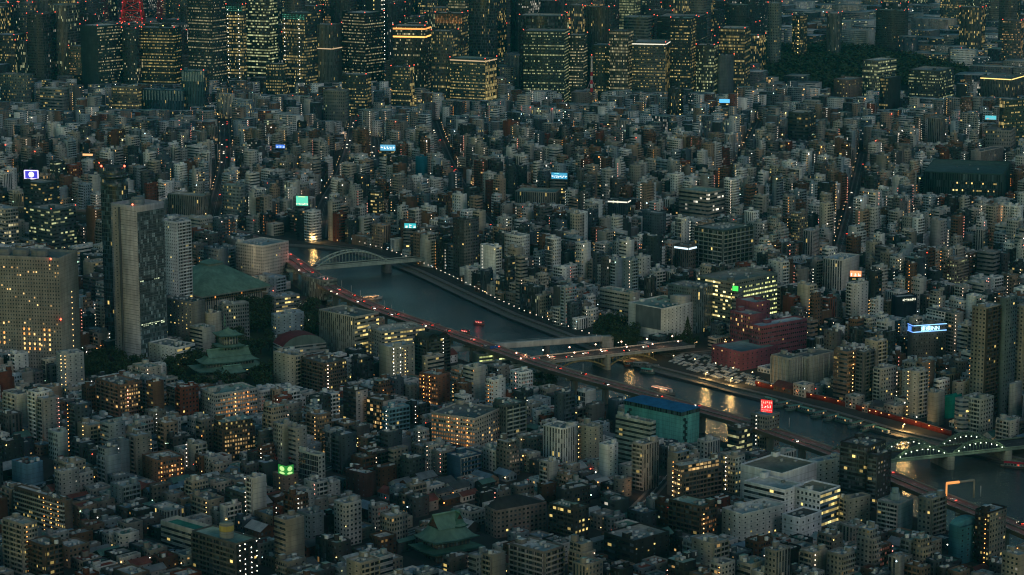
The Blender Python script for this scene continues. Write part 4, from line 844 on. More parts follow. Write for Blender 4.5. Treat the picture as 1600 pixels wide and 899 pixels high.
# ------------------------------------------------------------ roofs in the temple manner
def temple_roof(mb, P, z0, rise, col, eave=3.0, ridge_frac=.5, gable=True, curve=.5):
    # P: rectangle, ridge along its longer side
    e1, e2 = P[1]-P[0], P[3]-P[0]
    if e1.length < e2.length: P = [P[1], P[2], P[3], P[0]]; e1, e2 = P[1]-P[0], P[3]-P[0]
    c = (P[0]+P[2])/2; a, b = e1.normalized(), e2.normalized(); LA, LB = e1.length/2+eave, e2.length/2+eave
    N = 6; rings = []
    for i in range(N+1):
        t = i/N; k = 1-t*(.55 if gable else 1.0)
        z = z0+rise*(.5 if gable else 1)*(t*curve+(1-curve)*t*t)
        la = LA-LB*(1-k); lb = LB*k
        if not gable and i == N: la, lb = max(.3, LA-LB), .15
        if not gable: la = LA+(max(.3, LA-LB)-LA)*t; lb = LB+(.15-LB)*t
        lift = .9*(1-t)**3
        r = []
        for sa, sb in ((-1, -1), (0, -1), (1, -1), (1, 0), (1, 1), (0, 1), (-1, 1), (-1, 0)):
            p = c+a*la*sa+b*lb*sb; r.append((p.x, p.y, z+(lift if sa and sb else 0)))
        rings.append(r)
    for r, s in zip(rings, rings[1:]):
        for i in range(8): mb.face((r[i], r[(i+1) % 8], s[(i+1) % 8], s[i]), None, col)
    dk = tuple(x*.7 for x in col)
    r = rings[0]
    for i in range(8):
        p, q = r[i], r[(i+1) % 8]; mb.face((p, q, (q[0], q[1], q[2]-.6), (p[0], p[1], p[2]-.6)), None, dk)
    if gable:
        la, lb = LA-LB*.55, LB*.45; zb = z0+rise*.5; zt = z0+rise
        R0, R1 = c-a*(la+.5), c+a*(la+.5)
        for s in (-1, 1):
            pr_ = None
            for i in range(4):
                t0, t1 = i/4, (i+1)/4
                f = lambda t: (lb*1.25*(1-t), zb-.6+(zt-zb+.6)*(t*.7+.3*t*t))
                (x0, y0), (x1, y1) = f(t0), f(t1)
                q = [(R0+b*s*x0, y0), (R1+b*s*x0, y0), (R1+b*s*x1, y1), (R0+b*s*x1, y1)]
                mb.face([(p.x, p.y, z) for p, z in q], None, col)
        for X in (c-a*(la-.6), c+a*(la-.6)):
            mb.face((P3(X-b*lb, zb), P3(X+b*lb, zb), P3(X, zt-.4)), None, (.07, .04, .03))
        beam(mb, P3(R0, zt+.3), P3(R1, zt+.3), 1.0, 1.0, tuple(x*1.5 for x in col))
    else:
        R0, R1 = c-a*max(.3, LA-LB), c+a*max(.3, LA-LB); beam(mb, P3(R0, z0+rise+.1), P3(R1, z0+rise+.1), .7, .7, tuple(x*1.4 for x in col))
GRC = (.13, .22, .17)
def block_exc(P, m=5):
    EXC_POLY.append([(p.x, p.y) for p in inset(P, -m)]); TG.extend((p[0], p[1], 5) for p in inset(P, -m)+[(P[i]+P[i-1])/2 for i in range(4)])
# memorial hall and pagoda
C, h, wl, wr = solve(290, 318, 372, 568, 596, rad(-62)); th = rad(-62)
T = Thing('memorial_hall', (C.x, C.y, 0), 'low temple hall with two tiers of green curved roofs in the garden', 'hall'); HERO.append(('green roofed temple hall', C))
P = poly_rect(C, th, 26, 52); block_exc(P, 14)
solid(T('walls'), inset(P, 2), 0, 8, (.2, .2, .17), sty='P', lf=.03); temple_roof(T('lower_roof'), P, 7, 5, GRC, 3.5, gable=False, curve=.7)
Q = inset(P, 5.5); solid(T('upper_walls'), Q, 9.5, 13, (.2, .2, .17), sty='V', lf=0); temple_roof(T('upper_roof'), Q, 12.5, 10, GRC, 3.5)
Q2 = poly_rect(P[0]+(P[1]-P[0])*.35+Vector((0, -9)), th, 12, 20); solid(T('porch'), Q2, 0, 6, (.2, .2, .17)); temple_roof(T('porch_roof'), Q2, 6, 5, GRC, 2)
T.done()
c = g(353, 583); T = Thing('pagoda', (c.x, c.y, 0), 'three tiered green roofed pagoda with a finial beside the temple hall', 'pagoda'); EXC_POLY.append([(c.x-16, c.y-16), (c.x+16, c.y-16), (c.x+16, c.y+16), (c.x-16, c.y+16)])
z = 0
for i, (w, hh_) in enumerate(((17, 15), (14, 8), (12.5, 8))):
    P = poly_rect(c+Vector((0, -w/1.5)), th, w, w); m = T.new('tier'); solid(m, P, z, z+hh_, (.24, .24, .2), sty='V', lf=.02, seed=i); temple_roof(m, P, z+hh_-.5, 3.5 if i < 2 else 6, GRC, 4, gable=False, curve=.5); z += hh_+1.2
beam(T('finial'), (c.x, c.y, z+4), (c.x, c.y, z+15), .6, .6, (.12, .22, .18))
for k in range(5): solid(T('finial'), ngon(c, 1.2-.12*k, 8), z+6+k*1.5, z+6.4+k*1.5, (.12, .22, .18))
T.done()
# big temple roof at the bottom
c = g(690, 872); th = rad(-62)
T = Thing('temple', (c.x, c.y, 0), 'large temple with a sweeping green copper hip and gable roof near the bottom', 'temple'); HERO.append(('large green temple roof', c))
P = poly_rect(c+Vector((-3, -16)), rad(-55), 22, 30); block_exc(P, 9)
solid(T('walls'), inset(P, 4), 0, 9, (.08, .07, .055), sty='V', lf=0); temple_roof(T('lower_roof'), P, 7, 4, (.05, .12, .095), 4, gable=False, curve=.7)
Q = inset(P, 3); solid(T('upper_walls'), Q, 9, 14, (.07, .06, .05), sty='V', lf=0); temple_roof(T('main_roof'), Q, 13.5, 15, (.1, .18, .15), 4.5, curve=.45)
m = (Q[1]+Q[2])/2; dd = (Q[2]-Q[1]).normalized(); uu = (Q[1]-Q[0]).normalized()
DP = [m-uu*9-dd*6, m-uu*1-dd*6, m-uu*1+dd*6, m-uu*9+dd*6]; temple_roof(T('dormer_roof'), [DP[0], DP[3], DP[2], DP[1]][::-1], 20, 8.5, (.055, .13, .105), 1)
T.done()
# sumo hall: low pyramid roof
c = g(303, 478); T = Thing('sumo_hall', (c.x, c.y, 0), 'huge square hall with a smooth green copper pyramid roof beyond the white tower', 'arena'); HERO.append(('green pyramid roof hall', c))
P = poly_rect(c+Vector((14, -46)), rad(-47), 80, 80); block_exc(P, 8)
solid(T('walls'), inset(P, 6), 0, 18, (.34, .32, .26), sty='V', lf=.0)
for i in (3, 0):
    a, b = inset(P, 3)[i], inset(P, 3)[(i+1) % 4]; wallq(T('lit_gallery'), a, b, 13, 16.5, 'F', (.2, .15, .08), 3, .8, .8, ORG, fh=3.5)
cc = (P[0]+P[2])/2; E0 = inset(P, -1); E1 = [cc+(p-cc)*.22 for p in P]; E2 = [cc+(p-cc)*.2 for p in P]
for i in range(4):
    j = (i+1) % 4; T('roof').face((P3(E0[i], 18), P3(E0[j], 18), P3(E1[j], 38), P3(E1[i], 38)), None, (.13, .23, .18)); T('roof').face((P3(E0[i], 16.6), P3(E0[j], 16.6), P3(E0[j], 18), P3(E0[i], 18)), None, (.2, .22, .18))
    T('lantern').face((P3(E2[i], 37), P3(E2[j], 37), P3(E2[j], 40), P3(E2[i], 40)), None, (.2, .25, .2)); T('lantern').face((P3(E1[i], 40), P3(E1[j], 40), (cc.x, cc.y, 44)), None, (.13, .23, .18))
T.done()
# red vaulted hall
C, h, wl, wr = solve(428, 442, 495, 545, 566, rad(-62)); th = rad(-62)
T = Thing('gymnasium', (C.x, C.y, 0), 'hall with a dark red barrel vault roof and glazed front', 'hall'); HERO.append(('red vaulted hall', C))
P = poly_rect(C, th, 22, 40); block_exc(P, 4); solid(T('walls'), P, 0, 13, (.32, .31, .28), sty='R', lf=.02, glass=(.04, .05, .05))
u = P[1]-P[0]; v = P[3]-P[0]; n = 10
arc = [(P[0]+u*(.5-.5*math.cos(math.pi*(.12+.76*i/n))/math.cos(math.pi*.12))).to_3d()+Vector((0, 0, 13+8.5*(math.sin(math.pi*(.12+.76*i/n))-.37)/.63)) for i in range(n+1)]
for a, b in zip(arc, arc[1:]):
    T('vault').face((a, b, b+v.to_3d(), a+v.to_3d()), None, (.13, .03, .035)); T('gable_glass').face((P3((a.x, a.y), 13), P3((b.x, b.y), 13), b, a), None, (.12, .16, .15))
T.done()
# masts
def lattice(T, part, c, z0, z1, w0, w1, n, cols, bw, lit=None):
    zs = [z0+(z1-z0)*i/n for i in range(n+1)]
    for i in range(n):
        a, b = w0+(w1-w0)*(i/n)**.7, w0+(w1-w0)*((i+1)/n)**.7; col = cols[i % len(cols)]
        q0 = [(c[0]+a*x/2, c[1]+a*y/2, zs[i]) for x, y in ((-1, -1), (1, -1), (1, 1), (-1, 1))]; q1 = [(c[0]+b*x/2, c[1]+b*y/2, zs[i+1]) for x, y in ((-1, -1), (1, -1), (1, 1), (-1, 1))]
        for k in range(4):
            j = (k+1) % 4; beam(T(part), q0[k], q1[k], bw, bw, col); beam(T(part), q0[k], q1[j], bw*.6, bw*.6, col); beam(T(part), q0[j], q1[k], bw*.6, bw*.6, col); beam(T(part), q1[k], q1[j], bw*.7, bw*.7, col)
c = g(924, 163); c = Vector((c.x, c.y))
T = Thing('office_building', (c.x, c.y, 0), 'broad beige exchange office carrying the red and white mast', 'office building')
P = poly_rect(c+Vector((-8, -18)), rad(-14), 26, 34); block_exc(P, 8); building(T, P[0], rad(-14), 26, 60, 20, col=(.22, .2, .18), L='P', Rt='P', lf=.02, detail=1, clutter=False); T.done()
T = Thing('radio_mast', (c.x, c.y, 20), 'slender red and white banded radio mast with splayed stays', 'radio mast')
mt = pr(c.x, c.y, 20)[1]; zt = 20
while pr(c.x, c.y, zt)[1] > 88: zt += 1
nb = 9
for k in range(nb):
    z0, z1 = 20+(zt-20)*k/nb, 20+(zt-20)*(k+1)/nb; solid(T('shaft'), ngon(c, 2.2-.12*k, 8), z0, z1, (.45, .03, .05) if k % 2 == 0 and k < 6 else (.6, .55, .55))
for s in (-1, 1): beam(T('stay'), (c.x+s*9, c.y-2, 20), (c.x, c.y, 42), .7, .7, (.45, .3, .32))
solid(T('aerial_drum'), ngon(c, 2.6, 10), zt-3, zt, (.3, .28, .25)); glow(T('beacon'), (c.x, c.y, zt+2), 1.0, REDL, 3); T.done()
c = g(209, 74); c = Vector((c.x, c.y)); T = Thing('lattice_tower', (c.x, c.y, 0), 'red lit lattice tower rising out of the top edge', 'tower')
TG.extend((c.x+i*8, c.y, 50) for i in range(-5, 6))
lattice(T, 'lattice', c, 0, 170, 62, 17, 9, ((.4, .07, .05),), 2.2); lattice(T, 'upper_lattice', c, 170, 300, 16, 5, 7, ((.5, .06, .03),), 2)
box(T('observation_deck'), c, 0, 26, 26, 148, 158, (.4, .3, .28), sty='R', lf=.6, lit=REDL)
for z in (60, 75, 92, 108, 122, 140):
    w = 70-(53*(z/170)**.7)
    for s in (-1, 1): glow(T('floodlamp'), (c.x+s*w*.5, c.y-w*.5, z), 1.5, (1, .05, .1), .9)
for k in range(6): point_light((c.x+R.choice((-1, 1))*30, c.y-42, 30+k*22), 7000, (1, .08, .08), 3)
T.done()
# ------------------------------------------------------------ expressway
line = dens(XW, 30)
vis = [i for i, p in enumerate(line) if -260 < pr(p.x, p.y, XZ)[0] < 1750 and p.y > 900]
line = [line[i] for i in vis]
T = Thing('elevated_expressway', (line[0].x, line[0].y, 0), 'long elevated expressway with reddish lanes following the near river bank', 'expressway')
M_exp = plain('red_brown_road_surface', (.24, .115, .095), .8, 0, .25, .25); M_conc = plain('weathered_concrete', (.24, .225, .2), .85, 0, .25, .3)
Wd = 8.2
def ribbon(mb, d0, d1, z0, z1=None, mi=0, wall=GREY):
    A, B = offs(line, d0), offs(line, d1); z1 = z0 if z1 is None else z1
    for i in range(len(line)-1): mb.face((P3(A[i], z0), P3(A[i+1], z0), P3(B[i+1], z1), P3(B[i], z1)), None, wall, mi=mi)
for d0, d1 in ((-Wd, -.5), (.5, Wd)): ribbon(T('road_surface'), d0, d1, XZ)
dk = T('deck'); ribbon(dk, -Wd-.4, Wd+.4, XZ-1.8)
for s in (-1, 1):
    ribbon(dk, s*(Wd+.4), s*(Wd+.4), XZ-1.8, XZ+1.1); ribbon(dk, s*Wd, s*Wd, XZ, XZ+1.1); ribbon(dk, s*Wd, s*(Wd+.4), XZ+1.1)
    ribbon(dk, s*.35, s*.35, XZ, XZ+.9)
ribbon(dk, -.35, .35, XZ+.9)
for s in (-1, 1):
    for p, t in walk(line, 12): n = Vector((t.y, -t.x)); a, b = p+n*s*4.9-n*.1, p+n*s*4.9+n*.1; T('lane_marking').face((P3(a, XZ+.02), P3(b, XZ+.02), P3(b+t*5, XZ+.02), P3(a+t*5, XZ+.02)))
for p, t in walk(line, 6):
    if 445 < pr(p.x, p.y, XZ)[0] < 1620: q = p+Vector((t.y, -t.x))*10; TG.append((q.x, q.y, XZ-3))
for p, t in walk(line, 38, 10):
    m = T.new('pier'); n = Vector((t.y, -t.x)); an = math.atan2(t.y, t.x)
    box(m, p, an, 2.6, 5, -4, XZ-4, GREY); beam(m, P3(p-n*9, XZ-2.9), P3(p+n*9, XZ-2.9), 2.4, 2.2, GREY)
T.done({'road_surface': M_exp, 'deck': M_conc, 'lane_marking': M_paint, 'pier': M_conc})
for p, t in walk(line, 42, 15):
    x = pr(p.x, p.y, XZ)[0]
    if 440 < x < 1620: point_light((p.x, p.y, XZ+7), 600 if x < 760 else 190, (1, .3, .22) if x < 760 else (1, .55, .42), .5)  # added reddish lights without fixtures, to brighten the lanes
# gantry near the right; orange light on it is put in as glowing steel
p = g(1500, 776, XZ); T = Thing('gantry', (p.x, p.y, XZ), 'steel gantry frame lit orange over the expressway', 'gantry')
d = Vector((.93, .37)); a, b = p-d*10.5, p+d*10.5
for q, c_, s_ in ((a, ORG, .7), (b, GREY, 0)): beam(T('post'), P3(q, XZ-2), P3(q, XZ+10), 1, 1, (.35, .28, .2), 1 if s_ else 0, c_, s_)
beam(T('cross_beam'), P3(a, XZ+10), P3(p-d*1, XZ+10), 1.4, 1.4, GREY, 1, ORG, .8); beam(T('cross_beam'), P3(p-d*1, XZ+10), P3(b, XZ+10), 1.2, 1.2, (.35, .3, .25)); T.done()
# ------------------------------------------------------------ bridges
def bframe(pa, pb, z):
    A, B = g(pa[0], pa[1], z), g(pb[0], pb[1], z); t = (B-A).normalized(); n = Vector((-t.y, t.x)); return A, B, t, n     # n points away from the camera
def deck(T, A, t, n, L0, L1, w, z, th, col, rcol, surf=(.07, .07, .068)):
    q = [A+t*L0, A+t*L1, A+t*L1+n*w, A+t*L0+n*w]
    solid(T('deck'), q, z-th, z, col, surf)
    for o in (.15, w-.15): beam(T('parapet'), P3(A+t*L0+n*o, z+.6), P3(A+t*L1+n*o, z+.6), .3, 1.2, rcol)
    q = [A+t*L0+n*3, A+t*L1+n*3, A+t*L1+n*(w-3), A+t*L0+n*(w-3)]; T('carriageway').face([P3(p, z+.03) for p in q], None, (.05, .05, .052))
    s = L0
    while s < L1-4: q = A+t*s+n*w/2; T('lane_marking').face((P3(q-n*.1, z+.06), P3(q+t*4-n*.1, z+.06), P3(q+t*4+n*.1, z+.06), P3(q+n*.1, z+.06)), None, (.6, .6, .55)); s += 9
def rib(mb, A, t, off, s0, s1, z, rise, w, hgt, col, n=18, zf=None):
    pts = []
    for i in range(n+1):
        x = i/n; q = A+t*(s0+(s1-s0)*x)+off; pts.append(Vector((q.x, q.y, z+rise*4*x*(1-x))))
    for a, b in zip(pts, pts[1:]): beam(mb, a, b, w, hgt, col)
    return pts
# green three arch bridge
A, B, t, n = bframe((1394, 720), (1576, 701), 8); Lb = (B-A).length; span = Lb/2
T = Thing('arch_bridge', (A.x, A.y, 0), 'green steel bridge with rows of arches dotted with white lamps', 'bridge'); HERO.append(('green arch bridge', (A+B)/2))
gcol = (.08, .12, .1)
deck(T, A, t, n, -span-6, Lb+70, 22, 8, 1.6, (.13, .18, .15), (.16, .22, .18))
for k in range(-1, 2):
    s0, s1 = k*span+1.5, (k+1)*span-1.5
    for o in (1.0, 21.0):
        m = T.new('arch_rib'); pts = rib(m, A, t, n*o, s0, s1, 8, 9, .8, 1.2, gcol); rib(m, A, t, n*o, s0+1.5, s1-1.5, 8, 7.6, .6, .8, gcol)
        for i in range(2, 17): p = pts[i]; beam(m, (p.x, p.y, 8), tuple(p), .3, .3, gcol)
        for x in (.12, .22, .32, .42, .52, .62, .72, .82, .92):
            q = A+t*(s0+(s1-s0)*x)+n*o; zz = 8+9*4*x*(1-x)
            glow(T.new('bridge_lamp'), (q.x, q.y-.9, zz*.72+R.uniform(1.4, 2.2)), .36, (.85, 1, .75), 5)
for k in range(3):
    q = A+t*(k*span)+n*11; m = T.new('pier'); box(m, q, math.atan2(t.y, t.x), 5, 24, -4, 6.4, (.2, .2, .18))
for k in range(6): q = A+t*(k*span*.42-8)+n*4; point_light((q.x, q.y-7, 13), 380, (.85, 1, .55), .5)
T.done()
# tan arch bridge with lamps
A, B, t, n = bframe((841, 568), (1032, 547), 9); Lb = (B-A).length
T = Thing('deck_arch_bridge', (A.x, A.y, 0), 'road bridge on shallow tan arches with twin rows of orange globe lamps', 'bridge'); HERO.append(('tan arch bridge', (A+B)/2))
deck(T, A, t, n, -45, Lb+34, 22, 9, 1.3, (.38, .35, .3), (.42, .39, .34), (.12, .115, .1))
px = [(-48, 17), (17, None), (None, None)]
sA = ((g(867, 567, 9)-A).dot(t)); sB = ((g(952, 557, 9)-A).dot(t)); sC = ((g(1022, 549, 9)-A).dot(t))
ycol = (.3, .23, .1)
for s0, s1 in ((sA-55, sA), (sA, sB), (sB, sC+6)):
    for o in (.6, 11, 21.4):
        m = T.new('arch_rib'); pts = rib(m, A, t, n*o, s0+2, s1-2, 0, 7, 1.0, 1.2, ycol, 14)
        for i in range(1, 14): beam(m, tuple(pts[i]), (pts[i].x, pts[i].y, 8), .35, .35, ycol)
for s in (sA, sB):
    m = T.new('pier'); box(m, A+t*s+n*11, math.atan2(t.y, t.x), 4, 25, -4, 8, (.26, .23, .18)); box(m, A+t*s-n*1, math.atan2(t.y, t.x), 3, 2, -4, 10.5, (.3, .27, .2))
T.done()
KUR = (A, t, n, Lb)
# plain girder bridge
A, B, t, n = bframe((775, 538), (943, 526), 10)
T = Thing('girder_bridge', (A.x, A.y, 0), 'plain pale narrow girder bridge beyond the tan arch bridge', 'bridge'); Lb = (B-A).length
q = [A-t*40, B, B+n*7, A-t*40+n*7]; solid(T('girder'), q, 5.5, 10, (.42, .4, .36), (.46, .45, .42)); box(T('pier'), A+t*(g(854, 531, 10)-A).dot(t)+n*3.5, math.atan2(t.y, t.x), 4, 6, -4, 5.5, (.1, .1, .1))
beam(T('railing'), P3(A-t*40, 10.8), P3(B, 10.8), .15, .15, (.3, .3, .3)); beam(T('railing'), P3(A-t*40+n*7, 10.8), P3(B+n*7, 10.8), .15, .15, (.3, .3, .3)); box(T('abutment'), B+t*4+n*3.5, math.atan2(t.y, t.x), 10, 9, 0, 9.5, (.3, .29, .26)); T.done()
# railway arch bridge
A, B, t, n = bframe((495, 418), (660, 404), 9)
T = Thing('railway_bridge', (A.x, A.y, 0), 'railway bridge with one tall pale green arch across the river', 'bridge'); HERO.append(('railway arch bridge', (A+B)/2)); gc = (.36, .42, .38)
sE = (g(608, 409, 9)-A).dot(t)
q = [A-t*30, B+t*60, B+t*60+n*11, A-t*30+n*11]; solid(T('deck'), q, 6, 9, (.3, .35, .31), (.14, .14, .13))
rr = 5
while pr(*(A+t*sE*.5), 9+rr)[1] > 394: rr += .5
for o in (.3, 10.7):
    m = T.new('arch_rib'); pts = rib(m, A, t, n*o, 0, sE, 9, rr, .9, 1.4, gc, 22); 
    for i in range(1, 22): beam(m, (pts[i].x, pts[i].y, 9), tuple(pts[i]), .25, .25, gc)
    beam(m, P3(A+n*o, 9.6), P3(B+n*o, 9.6), .4, 1.2, gc)
for i in range(4, 19, 2): x = i/22; q = A+t*sE*x; z = 9+rr*4*x*(1-x); beam(T('cross_brace'), P3(q, z), P3(q+n*10.7, z), .5, .5, gc)
m = T.new('pier'); box(m, A+t*sE+n*5.5, math.atan2(t.y, t.x), 6, 13, -4, 6, (.09, .09, .09)); m = T.new('pier'); box(m, A+n*5.5, math.atan2(t.y, t.x), 6, 13, -4, 6, (.09, .09, .09)); T.done()
# ------------------------------------------------------------ lamps along the banks and streets
def lamp_proto(name, label, cat, hgt, arm, r, col, s, group):
    T = Thing(name, (0, 0, 0), label, cat, group); beam(T('pole'), (0, 0, 0), (0, 0, hgt), .16, .16, (.12, .12, .12))
    if arm: beam(T('arm'), (0, 0, hgt), (arm, 0, hgt+.2), .12, .12, (.12, .12, .12))
    glow(T('lamp'), (arm, 0, hgt+.1), r, col, s); T.done(); return T.root
def row(proto, pts, label=None, group=None, jit=0):
    for i, (p, z) in enumerate(pts):
        if i == 0 and not proto.get('used'): proto.location = (p[0], p[1], z); proto['used'] = 1; o = proto; 
        else: o = copy_tree(proto, (p[0], p[1], z))
        if label: o['label'] = label
        if group: o['group'] = group
lp = lamp_proto('street_lamp', 'small white lamp in the evenly spaced row along the far riverside path', 'street lamp', 4.5, 0, .44, (1, .8, .62), 2.6, 'white lamps along the riverside path')
pl = smooth([g(*p) for p in ((545, 380), (630, 404), (727, 448), (800, 487), (892, 520), (985, 550))], 1)
row(lp, [(p, .35) for p, t in walk(pl, 11.5)])
A, t, n, Lb = KUR
gp = lamp_proto('bridge_lamp', 'tall globe lamp with orange glow standing on the tan arch bridge', 'street lamp', 5.5, 0, .75, (1, .55, .35), 5, 'globe lamps on the tan arch bridge')
row(gp, [(A+t*(s+o*.3)+n*o, 9) for o in (.8, 21.2) for s in range(-16, 135, 25)])
for s in range(-6, 130, 26): q = A+t*s+n*11; point_light((q.x, q.y, 15), 1500, (1, .55, .3), .6)
yp = lamp_proto('street_lamp', 'amber lamp on the riverside road past the tan arch bridge', 'street lamp', 6, 1, .5, (1, .7, .3), 6, 'amber lamps along the riverside road')
rd = [g(*p) for p in ((1010, 560), (1110, 577), (1165, 592), (1225, 600))]
row(yp, [(p, 0) for p, t in walk(rd, 22, 5)])
for p, t in walk(rd, 38, 8): point_light((p.x, p.y-2, 8), 300, (1, .62, .25), .6)
for x, y, pw in ((1103, 594, 6000), (1142, 603, 5500), (1411, 676, 9000), (985, 562, 3000), (490, 380, 5000)):
    if pw: q = g(x, y); point_light((q.x, q.y, 5), pw, (1, .6, .2), .8); o = copy_tree(yp, (q.x, q.y+1, 0)); o['label'] = 'single bright golden lamp at the water edge of the far bank'; o['group'] = 'golden lamps at the water edge'
# red riverside wall with lamps
rw = [g(*p) for p in ((1180, 603), (1240, 617), (1300, 630), (1372, 650), (1440, 668), (1486, 682))]
T = Thing('riverside_wall', (rw[0].x, rw[0].y, 0), 'long low dark red wall lined with small orange lamps above the moored boats', 'wall', None); HERO.append(('red riverside wall', rw[3]))
for a, b in zip(rw, rw[1:]): beam(T('wall_face'), P3(a, 2), P3(b, 2), .6, 4, (.2, .03, .02)); beam(T('coping'), P3(a, 4.1), P3(b, 4.1), 1.0, .4, (.2, .12, .1))
for p, t in walk(rw, 14, 4): glow(T('wall_lamp'), (p.x-.6, p.y-.8, 3.4), .36, (1, .4, .12), 5); point_light((p.x-1.8, p.y-2.2, 4), 60, (1, .3, .1), .3)
T.done()
# flood lamp by the sumo hall
q = g(337, 452); T = Thing('floodlight', (q.x, q.y, 0), 'single very bright floodlight behind the green pyramid roof', 'floodlight'); beam(T('pole'), P3(q, 0), P3(q, 18), .4, .4, (.2, .2, .2)); glow(T('lamp'), P3(q, 18), 2.1, (1, .75, .4), 12); T.done(); point_light((q.x, q.y-3, 19), 22000, (1, .75, .4), 1)
# navigation posts in the river
pp = Thing('river_post', (0, 0, 0), 'thin white post standing in the river beside the expressway', 'post', 'white posts standing in the river'); beam(pp('post'), (0, 0, -3.2), (0, 0, 4.5), .5, .5, (.5, .48, .45)); pp.done(); pp = pp.root
row(pp, [(g(*p, -3), 0) for p in ((534, 450), (549, 458), (563, 466), (601, 482), (612, 489), (630, 497), (911, 582), (990, 603), (1233, 668), (1532, 776))])
# ------------------------------------------------------------ boats
def boat(name, label, cat, L, Wb, hull, roofc, lampc, s, group=None, lines=0, cab=2.2):
    T = Thing(name, (0, 0, 0), label, cat, group); N = 8; low = []; up = []
    for i in range(N+1):
        x = -L/2+L*i/N; k = i/N; w = Wb/2*(min(1, .75+k*2) if k < .5 else max(.05, 1-((k-.5)/.5)**2.2)); low.append((x, w*.7)); up.append((x, w))
    m = T('hull')
    for i in range(N):
        for s_ in (-1, 1): m.face(((up[i][0], s_*up[i][1], 1.4+.5*(i/N)**3), (up[i+1][0], s_*up[i+1][1], 1.4+.5*((i+1)/N)**3), (low[i+1][0], s_*low[i+1][1], -.3), (low[i][0], s_*low[i][1], -.3)), None, hull)
        m.face(((up[i][0], -up[i][1], 1.3), (up[i+1][0], -up[i+1][1], 1.3), (up[i+1][0], up[i+1][1], 1.3), (up[i][0], up[i][1], 1.3)), None, (.2, .2, .19))
    m.face(((-L/2, -up[0][1], 1.4), (-L/2, up[0][1], 1.4), (-L/2, low[0][1], -.3), (-L/2, -low[0][1], -.3)), None, hull)
    a, b = -L*.38, L*.26; w = Wb*.38
    q = [Vector(p) for p in ((a, -w), (b, -w), (b, w), (a, w))]
    for i in range(4): wallq(T('cabin'), q[i], q[(i+1) % 4], 1.3, 1.3+cab, 'F', (.25, .24, .22), i, .9 if s else .1, 1.3, lampc, fh=cab)
    m = T('cabin_roof'); z = 1.3+cab
    for s_ in (-1, 1): m.face(((a-.5, s_*(w+.4), z), (b+.5, s_*(w+.4), z), (b+.5, 0, z+.7), (a-.5, 0, z+.7)), None, roofc)
    for x in (a-.5, b+.5): m.face(((x, -w-.4, z), (x, w+.4, z), (x, 0, z+.7)), None, roofc)
    box(T('wheelhouse'), (L*.31, 0), 0, L*.09, Wb*.45, 1.3, 3.6, (.4, .4, .38))
    if s:
        for k in range(int(L/2)):
            for s_ in (-1, 1): glow(T('lantern'), (a+(b-a)*k/(L/2-1), s_*(w+.5), z-.1), .32, lampc, s)
    T.done(); return T.root
def place(o, px, py, az): q = g(px, py, -2.6); o.location = (q.x, q.y, -2.6); o.rotation_euler = (0, 0, rad(az)); return q
b1 = boat('pleasure_boat', 'party boat with a bright red and white lantern string gliding mid river', 'boat', 27, 5.5, (.3, .3, .3), (.4, .38, .36), (1, .4, .22), 3.2); q = place(b1, 1036, 613, -47)
point_light((q.x-3, q.y-5, 2), 900, (1, .6, .25), .5)
b2 = boat('pleasure_boat', 'small river boat lit red trailing a reflection in mid river', 'boat', 11, 3.4, (.3, .1, .1), (.15, .06, .06), (1, .08, .1), 2, cab=1.6); q = place(b2, 748, 507, 150); point_light((q.x-1, q.y-3.5, 1), 130, (1, .05, .08), .5)
for lab, x, y, az in (('small red lit boat just behind the first red boat', 726, 521, 140), ('red lit boat leaving beside the expressway near the arched tower', 679, 511, 160)):
    o = copy_tree(b2, (0, 0, 0), label=lab); place(o, x, y, az)
b3 = boat('pleasure_boat', 'white boat lit white and orange close to the expressway', 'boat', 24, 5.5, (.5, .5, .48), (.25, .4, .42), (1, .5, .2), 3); q = place(b3, 580, 468, 30); point_light((q.x+2, q.y-5, 1), 500, (1, .45, .15), .5)
b4 = boat('moored_boat', 'dark moored boat with a red cover by the end of the green bridge', 'boat', 24, 6, (.1, .08, .08), (.3, .02, .04), REDL, 0); place(b4, 1590, 731, -20)
b5 = boat('moored_boat', 'teal roofed houseboat moored in the row below the red riverside wall', 'boat', 19, 4.6, (.12, .2, .19), (.1, .24, .22), WARM, 0, 'houseboats moored below the red wall')
mo = [g(*p, -2.6) for p in ((1207, 627), (1300, 652), (1386, 676))]
hd = math.atan2(mo[2].y-mo[0].y, mo[2].x-mo[0].x)
for i, (p, t) in enumerate(walk(mo, 13.5, 3)):
    o = b5 if i == 0 else copy_tree(b5, (0, 0, 0)); o.location = (p.x-3, p.y-3, -2.6); o.rotation_euler = (0, 0, hd+math.pi/2*(1.0+R.uniform(-.12, .12)) if i % 3 else hd+R.uniform(-.1, .1))
b6 = None
for i, (x, y, az, lab) in enumerate(((1002, 573, -10, 'grey work barge moored nearest the tan arch bridge'), (1020, 577, 10, 'dark work barge moored between two others below the bridge'), (1012, 583, -30, 'outermost work barge with teal deckhouse by the river bank'), (985, 571, 20, 'small rust red work boat moored by the bridge arch'))):
    o = boat('work_barge', lab, 'boat', 17-i*2, 6, ((.16, .17, .17), (.06, .07, .08), (.1, .16, .16), (.22, .07, .04))[i], ((.25, .27, .27), (.12, .14, .14), (.06, .3, .27), (.3, .1, .06))[i], WARM, 0); place(o, x, y, az)
